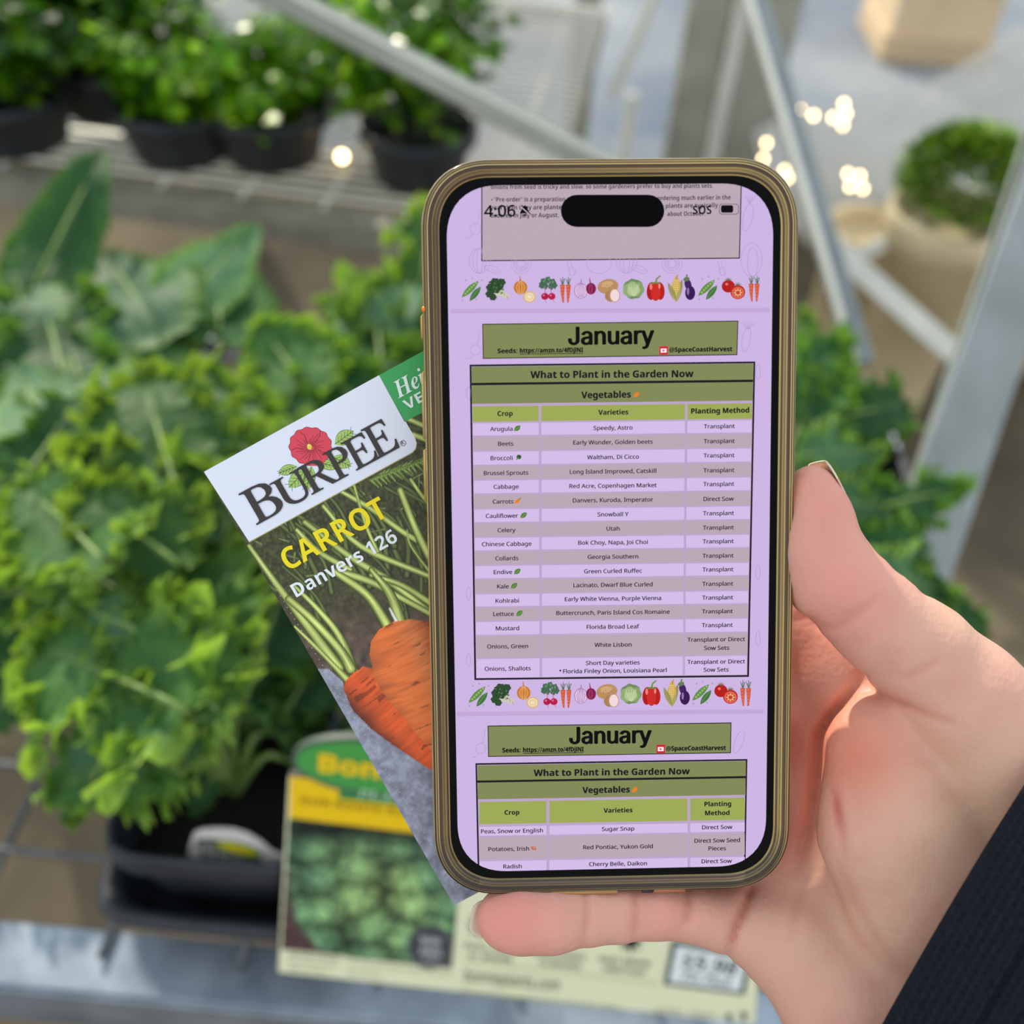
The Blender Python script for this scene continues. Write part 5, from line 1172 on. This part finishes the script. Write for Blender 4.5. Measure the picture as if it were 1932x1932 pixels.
def herb(label, base, r, h, spread, height, n, size, pal, seed, droop=.2, low=.12, lobes=3, group='black-potted herbs on the rear bench', name='potted_herb', cat='herb plant'):
    t = thing(name, label, cat, Matrix.Translation(base) @ Matrix.Rotation(yaw2, 4, 'Z'), group); pot_parts(t, r, h, .0)
    rs = np.random.RandomState(seed+100); SP = []; parts = []
    for k in range(16):
        a = rs.uniform(0, 6.283); q = spread*math.sqrt(rs.rand()); e_ = Vector((q*math.cos(a), q*math.sin(a), h+height*rs.uniform(.5, 1.0)*(1-.35*(q/spread)**2)))
        s0 = Vector((r*.4*math.cos(a), r*.4*math.sin(a), h*.84)); m_ = Vector((q*.5*math.cos(a), q*.5*math.sin(a), (s0.z+e_.z)*.55)); SP.append((s0, m_, e_)); parts.append(tube(bez([s0, m_, e_], 4), .0016, 5))
    V, Fc = join(parts); o = mesh('stems', V, Fc, M_STEM, t, True, local=True); o['kind'] = 'stuff'
    def gen(k, rs):
        s0, m_, e_ = SP[rs.randint(len(SP))]; f = rs.uniform(low, 1)**.7; b = s0*(1-f)**2+m_*2*f*(1-f)+e_*f*f
        a = rs.uniform(0, 6.283); rad = spread*.30*rs.rand(); d = Vector((math.cos(a), math.sin(a), rs.uniform(-.6, .5))); p = b+Vector((math.cos(a)*rad, math.sin(a)*rad, rs.uniform(-.5, .5)*rad-.05*rad/spread))
        return p, d, (rs.uniform(-.6, .6), rs.uniform(-.6, .6), 1)
    leaf_cloud(t, n, gen, size, seed, pal, M_HERB, lobes=lobes); return t
DK = [(30, 70, 10), (46, 92, 14), (74, 124, 18), (106, 152, 24)]; LT = [(96, 152, 20), (126, 178, 28), (152, 196, 40), (66, 118, 20)]
def onb(px, py): return PZ(px, py, .0)
herb('tall dark parsley in a black pot, leftmost on the rear bench', onb(35, 262), .074, .066, .15, .25, 2200, .022, DK, 1)
herb('dense dark green herb in a black pot, second from the left on the rear bench', onb(215, 205), .070, .066, .13, .22, 1900, .020, DK, 2)
herb('bushy herb in a black pot with sprigs over the wire, rear bench', onb(345, 285), .070, .066, .10, .14, 1200, .018, DK+LT, 3)
herb('low lime-green herb in a black pot, middle of the rear bench', onb(515, 290), .072, .066, .10, .10, 1300, .018, LT, 4)
herb('airy upright herb in a black pot nearest the phone, under the brace', onb(790, 330), .066, .066, .13, .23, 1300, .019, LT+DK, 5, low=.2)
herb('dark herb at the back of the rear bench behind the first pot', onb(90, 130), .066, .08, .11, .18, 900, .022, DK, 6)
herb('small lime herb at the back of the rear bench beside the gap', onb(640, 190), .055, .075, .07, .10, 400, .018, LT, 7)

# ================================================================== GREENHOUSE FRAME AND GLASS
M_GLASS = bpy.data.materials.new('window glass'); M_GLASS.use_nodes = True; _n = M_GLASS.node_tree.nodes; _l = M_GLASS.node_tree.links; _n.clear()
_o = _n.new('ShaderNodeOutputMaterial'); _t = _n.new('ShaderNodeBsdfTransparent'); _g = _n.new('ShaderNodeBsdfGlossy'); _g.inputs['Roughness'].default_value = .04; _fr = _n.new('ShaderNodeFresnel'); _fr.inputs[0].default_value = 1.45
_x = _n.new('ShaderNodeMixShader'); _l.new(_fr.outputs[0], _x.inputs[0]); _l.new(_t.outputs[0], _x.inputs[1]); _l.new(_g.outputs[0], _x.inputs[2]); _l.new(_x.outputs[0], _o.inputs[0]); _t.inputs[0].default_value = (.95, .97, .96, 1)
M_FILM = bpy.data.materials.new('clear plastic film'); M_FILM.use_nodes = True; _n = M_FILM.node_tree.nodes; _l = M_FILM.node_tree.links; _n.clear()
_o = _n.new('ShaderNodeOutputMaterial'); _t = _n.new('ShaderNodeBsdfTransparent'); _p = _n.new('ShaderNodeBsdfPrincipled'); _p.inputs['Base Color'].default_value = (.9, .9, .88, 1); _p.inputs['Roughness'].default_value = .18
_tr = _n.new('ShaderNodeBsdfTranslucent'); _tr.inputs[0].default_value = (.92, .92, .88, 1); _xa = _n.new('ShaderNodeMixShader'); _xa.inputs[0].default_value = .55; _l.new(_p.outputs[0], _xa.inputs[1]); _l.new(_tr.outputs[0], _xa.inputs[2])
_x = _n.new('ShaderNodeMixShader'); _x.inputs[0].default_value = .68; _l.new(_t.outputs[0], _x.inputs[1]); _l.new(_xa.outputs[0], _x.inputs[2]); _l.new(_x.outputs[0], _o.inputs[0])
YW = 2.45
wall = thing('wall_back', 'glazed greenhouse wall of aluminium posts behind the benches', None, Vector((0, YW, FLZ)), kind='structure')
def vpost(px, py, Y, w, t, mt, parent, z1=1.35, name='post', z0=FLZ):
    p = PY(px, py, Y); V, Fc = bar((p.x, Y, z0), (p.x, Y, z1), w, t, Vector((0, 1, 0)), .002); return mesh(name, V, Fc, mt, parent, False)
vpost(1095, 150, YW, .062, .05, M_FRAME, wall); vpost(1312, 150, YW, .095, .06, M_FRAME, wall); vpost(1365, 150, YW-.01, .022, .05, M_FRAMEW, wall); vpost(1430, 150, YW, .115, .06, M_FRAME, wall)
vpost(1182, 260, YW-.1, .026, .03, M_FRAMEW, wall, z1=PY(1160, 175, YW-.1).z, name='glazing_bar')
V, Fc = bar(PY(1250, -40, YW-.1), PY(1155, 182, YW-.1), .030, .02); mesh('brace', V, Fc, M_FRAMEW, wall, False)
vpost(-500, 100, YW, .06, .05, M_FRAME, wall); vpost(330, 20, YW, .05, .05, M_FRAME, wall)
for z in (FLZ+.03, .62):
    V, Fc = box((.1, YW, z), (6.0, .05, .06), None, .002); mesh('rail', V, Fc, M_FRAME, wall, False)
xs_ = [-2.9, PY(-500, 100, YW).x, PY(330, 20, YW).x, PY(1095, 150, YW).x, PY(1312, 150, YW).x, PY(1430, 150, YW).x, 3.1]
for a, b in zip(xs_[:-1], xs_[1:]):
    V, Fc = box(((a+b)/2, YW+.012, (.62+FLZ)/2), (b-a-.06, .004, .62-FLZ-.06), None); mesh('glass_pane', V, Fc, M_GLASS, wall, False)
# long diagonal brace across the herbs
tr1 = thing('trim_1', 'pale aluminium diagonal brace crossing in front of the rear herbs', None, P(800, 120, 1.0), kind='structure')
V, Fc = bar(P(330, -110, .92), P(1290, 392, 1.08), .026, .018, Vector((0, -1, .6)), .002); mesh('brace_bar', V, Fc, M_FRAME, tr1, False)
V, Fc = bar(P(330, -122, .915), P(1290, 382, 1.075), .006, .024, Vector((0, -1, .6)), .001); mesh('brace_lit_edge', V, Fc, M_FRAMEW, tr1, False)  # white strip stands in for the sunlit top edge of the brace
# leaning struts at the right
tr2 = thing('trim_2', 'slim grey strut leaning beside the top right corner of the phone', None, P(1530, 350, 1.1), kind='structure')
V, Fc = bar(P(1408, -60, 1.12), P(1625, 690, 1.0), .026, .012, Vector((0, -1, .4)), .002); mesh('strut_bar', V, Fc, M_FRAMEG, tr2, False)
V, Fc = bar(P(1394, -60, 1.115), P(1611, 690, .995), .007, .02, Vector((0, -1, .4)), .001); mesh('strut_lit_edge', V, Fc, M_FRAMEW, tr2, False)  # lit left edge of the strut, imitated by a white strip
tr3 = thing('trim_3', 'wide grey steel angle post leaning at the right edge', None, P(1850, 600, .85), kind='structure')
V, Fc = bar(P(2085, 60, .95), P(1712, 1130, .78), .070, .004, Vector((.25, -1, .5)), .001); mesh('angle_face', V, Fc, M_FRAMEG, tr3, False)
V, Fc = bar(P(2005, 60, .99), P(1662, 1110, .80), .036, .004, Vector((1, .2, .5)), .001); mesh('angle_face', V, Fc, mat('shaded side steel', (150, 158, 150), .5, .2), tr3, False)
# cream bars low at the right
tr4 = thing('trim_4', 'cream painted cross brace on the greenhouse side, low at the right', None, PY(1680, 560, 1.55), kind='structure')
V, Fc = bar(PY(1560, 455, 1.55), PY(1800, 668, 1.42), .036, .02, Vector((0, -1, .4)), .002); mesh('brace_bar', V, Fc, M_FRAMEW, tr4, False)
V, Fc = bar(PY(1575, 505, 1.58), PY(1740, 425, 1.62), .024, .016, Vector((0, -1, .4)), .002); mesh('brace_bar', V, Fc, M_FRAMEW, tr4, False)

# ================================================================== PLANTERS, FILM, ADDED GLINTS, YARD
M_CREAM = mat('cream glazed planter', (226, 208, 168), .55, noise=.08, scale=6)
def planter(label, px, py, Y, r, hgt, bush, n, seed, z0=FLZ):
    p = PY(px, py, Y); base = Vector((p.x, Y, z0)); t = thing('planter', label, 'planter', base, 'cream planters beyond the right-hand braces')
    V, Fc = lathe([(0, .0), (r*.72, 0), (r*.75, .01), (r*.93, hgt*.86), (r*1.04, hgt*.87), (r*1.06, hgt*.99), (r*1.04, hgt), (r*.93, hgt), (r*.92, hgt*.9), (0, hgt*.9)], 36); mesh('pot', V, Fc, M_CREAM, t, True, local=True)
    if bush:
        def gen(k, rs):
            a = rs.uniform(0, 6.283); u = rs.uniform(-.25, 1); rr_ = bush*math.sqrt(max(0, 1-u*u))*(rs.rand()**.25)*(1+.12*math.sin(3*a)); q = Vector((rr_*math.cos(a), rr_*math.sin(a), hgt+bush*.5+u*bush*.95))
            return q, (math.cos(a), math.sin(a), u+.3), (rs.uniform(-.5, .5), rs.uniform(-.5, .5), 1)
        leaf_cloud(t, n, gen, .020, seed, [(70, 106, 40), (96, 136, 44), (126, 160, 56), (150, 178, 66)], M_BOX, lobes=1)
    return t
planter('tall cream planter with a clipped green shrub, beside the wide steel post', 1800, 400, 1.62, .105, .43, .095, 2200, 31)
planter('empty cream planter between the two right-hand struts', 1655, 420, 1.72, .085, .34, 0, 0, 32)
planter('cream planter with a small shrub, half behind the wide steel post', 1985, 430, 1.8, .10, .34, .10, 900, 33)
def film(label, q, Y, seed):
    """wrinkled sheet between four corners"""
    t = thing('plastic_sheet', label, 'plastic sheet', q[0], 'clear plastic sheets draped behind the struts'); n = 46; V = []; rs = np.random.RandomState(seed)
    u, v = np.meshgrid(np.linspace(0, 1, n+1), np.linspace(0, 1, n+1), indexing='ij'); Q_ = [np.array(x) for x in q]
    Pq = (1-u)[..., None]*((1-v)[..., None]*Q_[0]+v[..., None]*Q_[3])+u[..., None]*((1-v)[..., None]*Q_[1]+v[..., None]*Q_[2])
    Pq[..., 1] += .05*(np.abs(fbm(u*5+seed, v*9+seed, 3)-.45)); Pq[..., 2] += .02*fbm(u*9, v*4+seed, 3); i, j = np.meshgrid(np.arange(n), np.arange(n), indexing='ij'); a = (i*(n+1)+j).ravel()
    mesh('film', Pq.reshape(-1, 3), np.stack([a, a+n+1, a+n+2, a+1], -1), M_FILM, t, True); return t
film('clear plastic sheet hanging in folds behind the slim leaning strut', [PY(1440, 330, 2.3), PY(2060, -10, 2.2), PY(2060, 230, 2.0), PY(1520, 470, 2.1)], 2, 5)
film('rumpled clear plastic sheet low between the struts', [PY(1420, 250, 2.25), PY(1640, 190, 2.2), PY(1690, 380, 2.0), PY(1460, 460, 2.05)], 2, 8)
M_GLINT, _n, _l, _b = newmat('warm bulb'); _b.inputs['Emission Color'].default_value = (1, .72, .36, 1); _b.inputs['Emission Strength'].default_value = 12  # added glowing beads imitate warm glints on the plastic, no real lamps
ls = thing('warm_glints', 'small added warm glint beads glowing among the plastic sheets', 'glint beads', PY(1520, 260, 1.95)); bp_ = [(1510, 208), (1535, 218), (1572, 222), (1592, 196), (1596, 214), (1590, 236), (1446, 270), (1440, 300), (1480, 322), (1486, 336), (1600, 328), (1622, 332), (1604, 352), (1628, 356)]
pts = [PY(x, y, 1.95-(y-200)*.0009) for x, y in bp_]; V, Fc = tube(pts, .0008, 5); mesh('added_cord', V, Fc, mat('thin clear cord', (190, 186, 170), .4), ls, True)  # added strand that only joins the glint beads
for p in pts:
    V, Fc = lathe([(.0001, -.005), (.003, -.004), (.0042, 0), (.003, .004), (.0001, .0055)], 10); mesh('glint', [Vector(v)+p for v in V], Fc, M_GLINT, ls, True)
b2 = thing('warm_glints', 'single added warm bulb on the wire of the rear bench between two black pots', 'glint beads', PZ(645, 296, .02)); V, Fc = lathe([(.0001, -.006), (.004, -.004), (.006, 0), (.004, .005), (.0001, .007)], 10); mesh('glint', [Vector(v)+PZ(645, 296, .02) for v in V], Fc, M_GLINT, b2, True)  # one more added bead, imitating a warm glint by the pots
# yard
gp = PZ(1735, 88, FLZ-.035); pil = thing('pillar', 'peach rendered pillar standing in the yard at the top right', 'pillar', gp)
V, Fc = box((0, 0, 1.2), (.36, .36, 2.4), None, .01); mesh('shaft', V, Fc, mat('peach render', (236, 206, 170), .8, noise=.06, scale=3), pil, False, local=True)
V, Fc = box((0, 0, .05), (.39, .39, .10), None, .01); mesh('plinth', V, Fc, mat('peach plinth', (220, 190, 156), .8), pil, False, local=True)
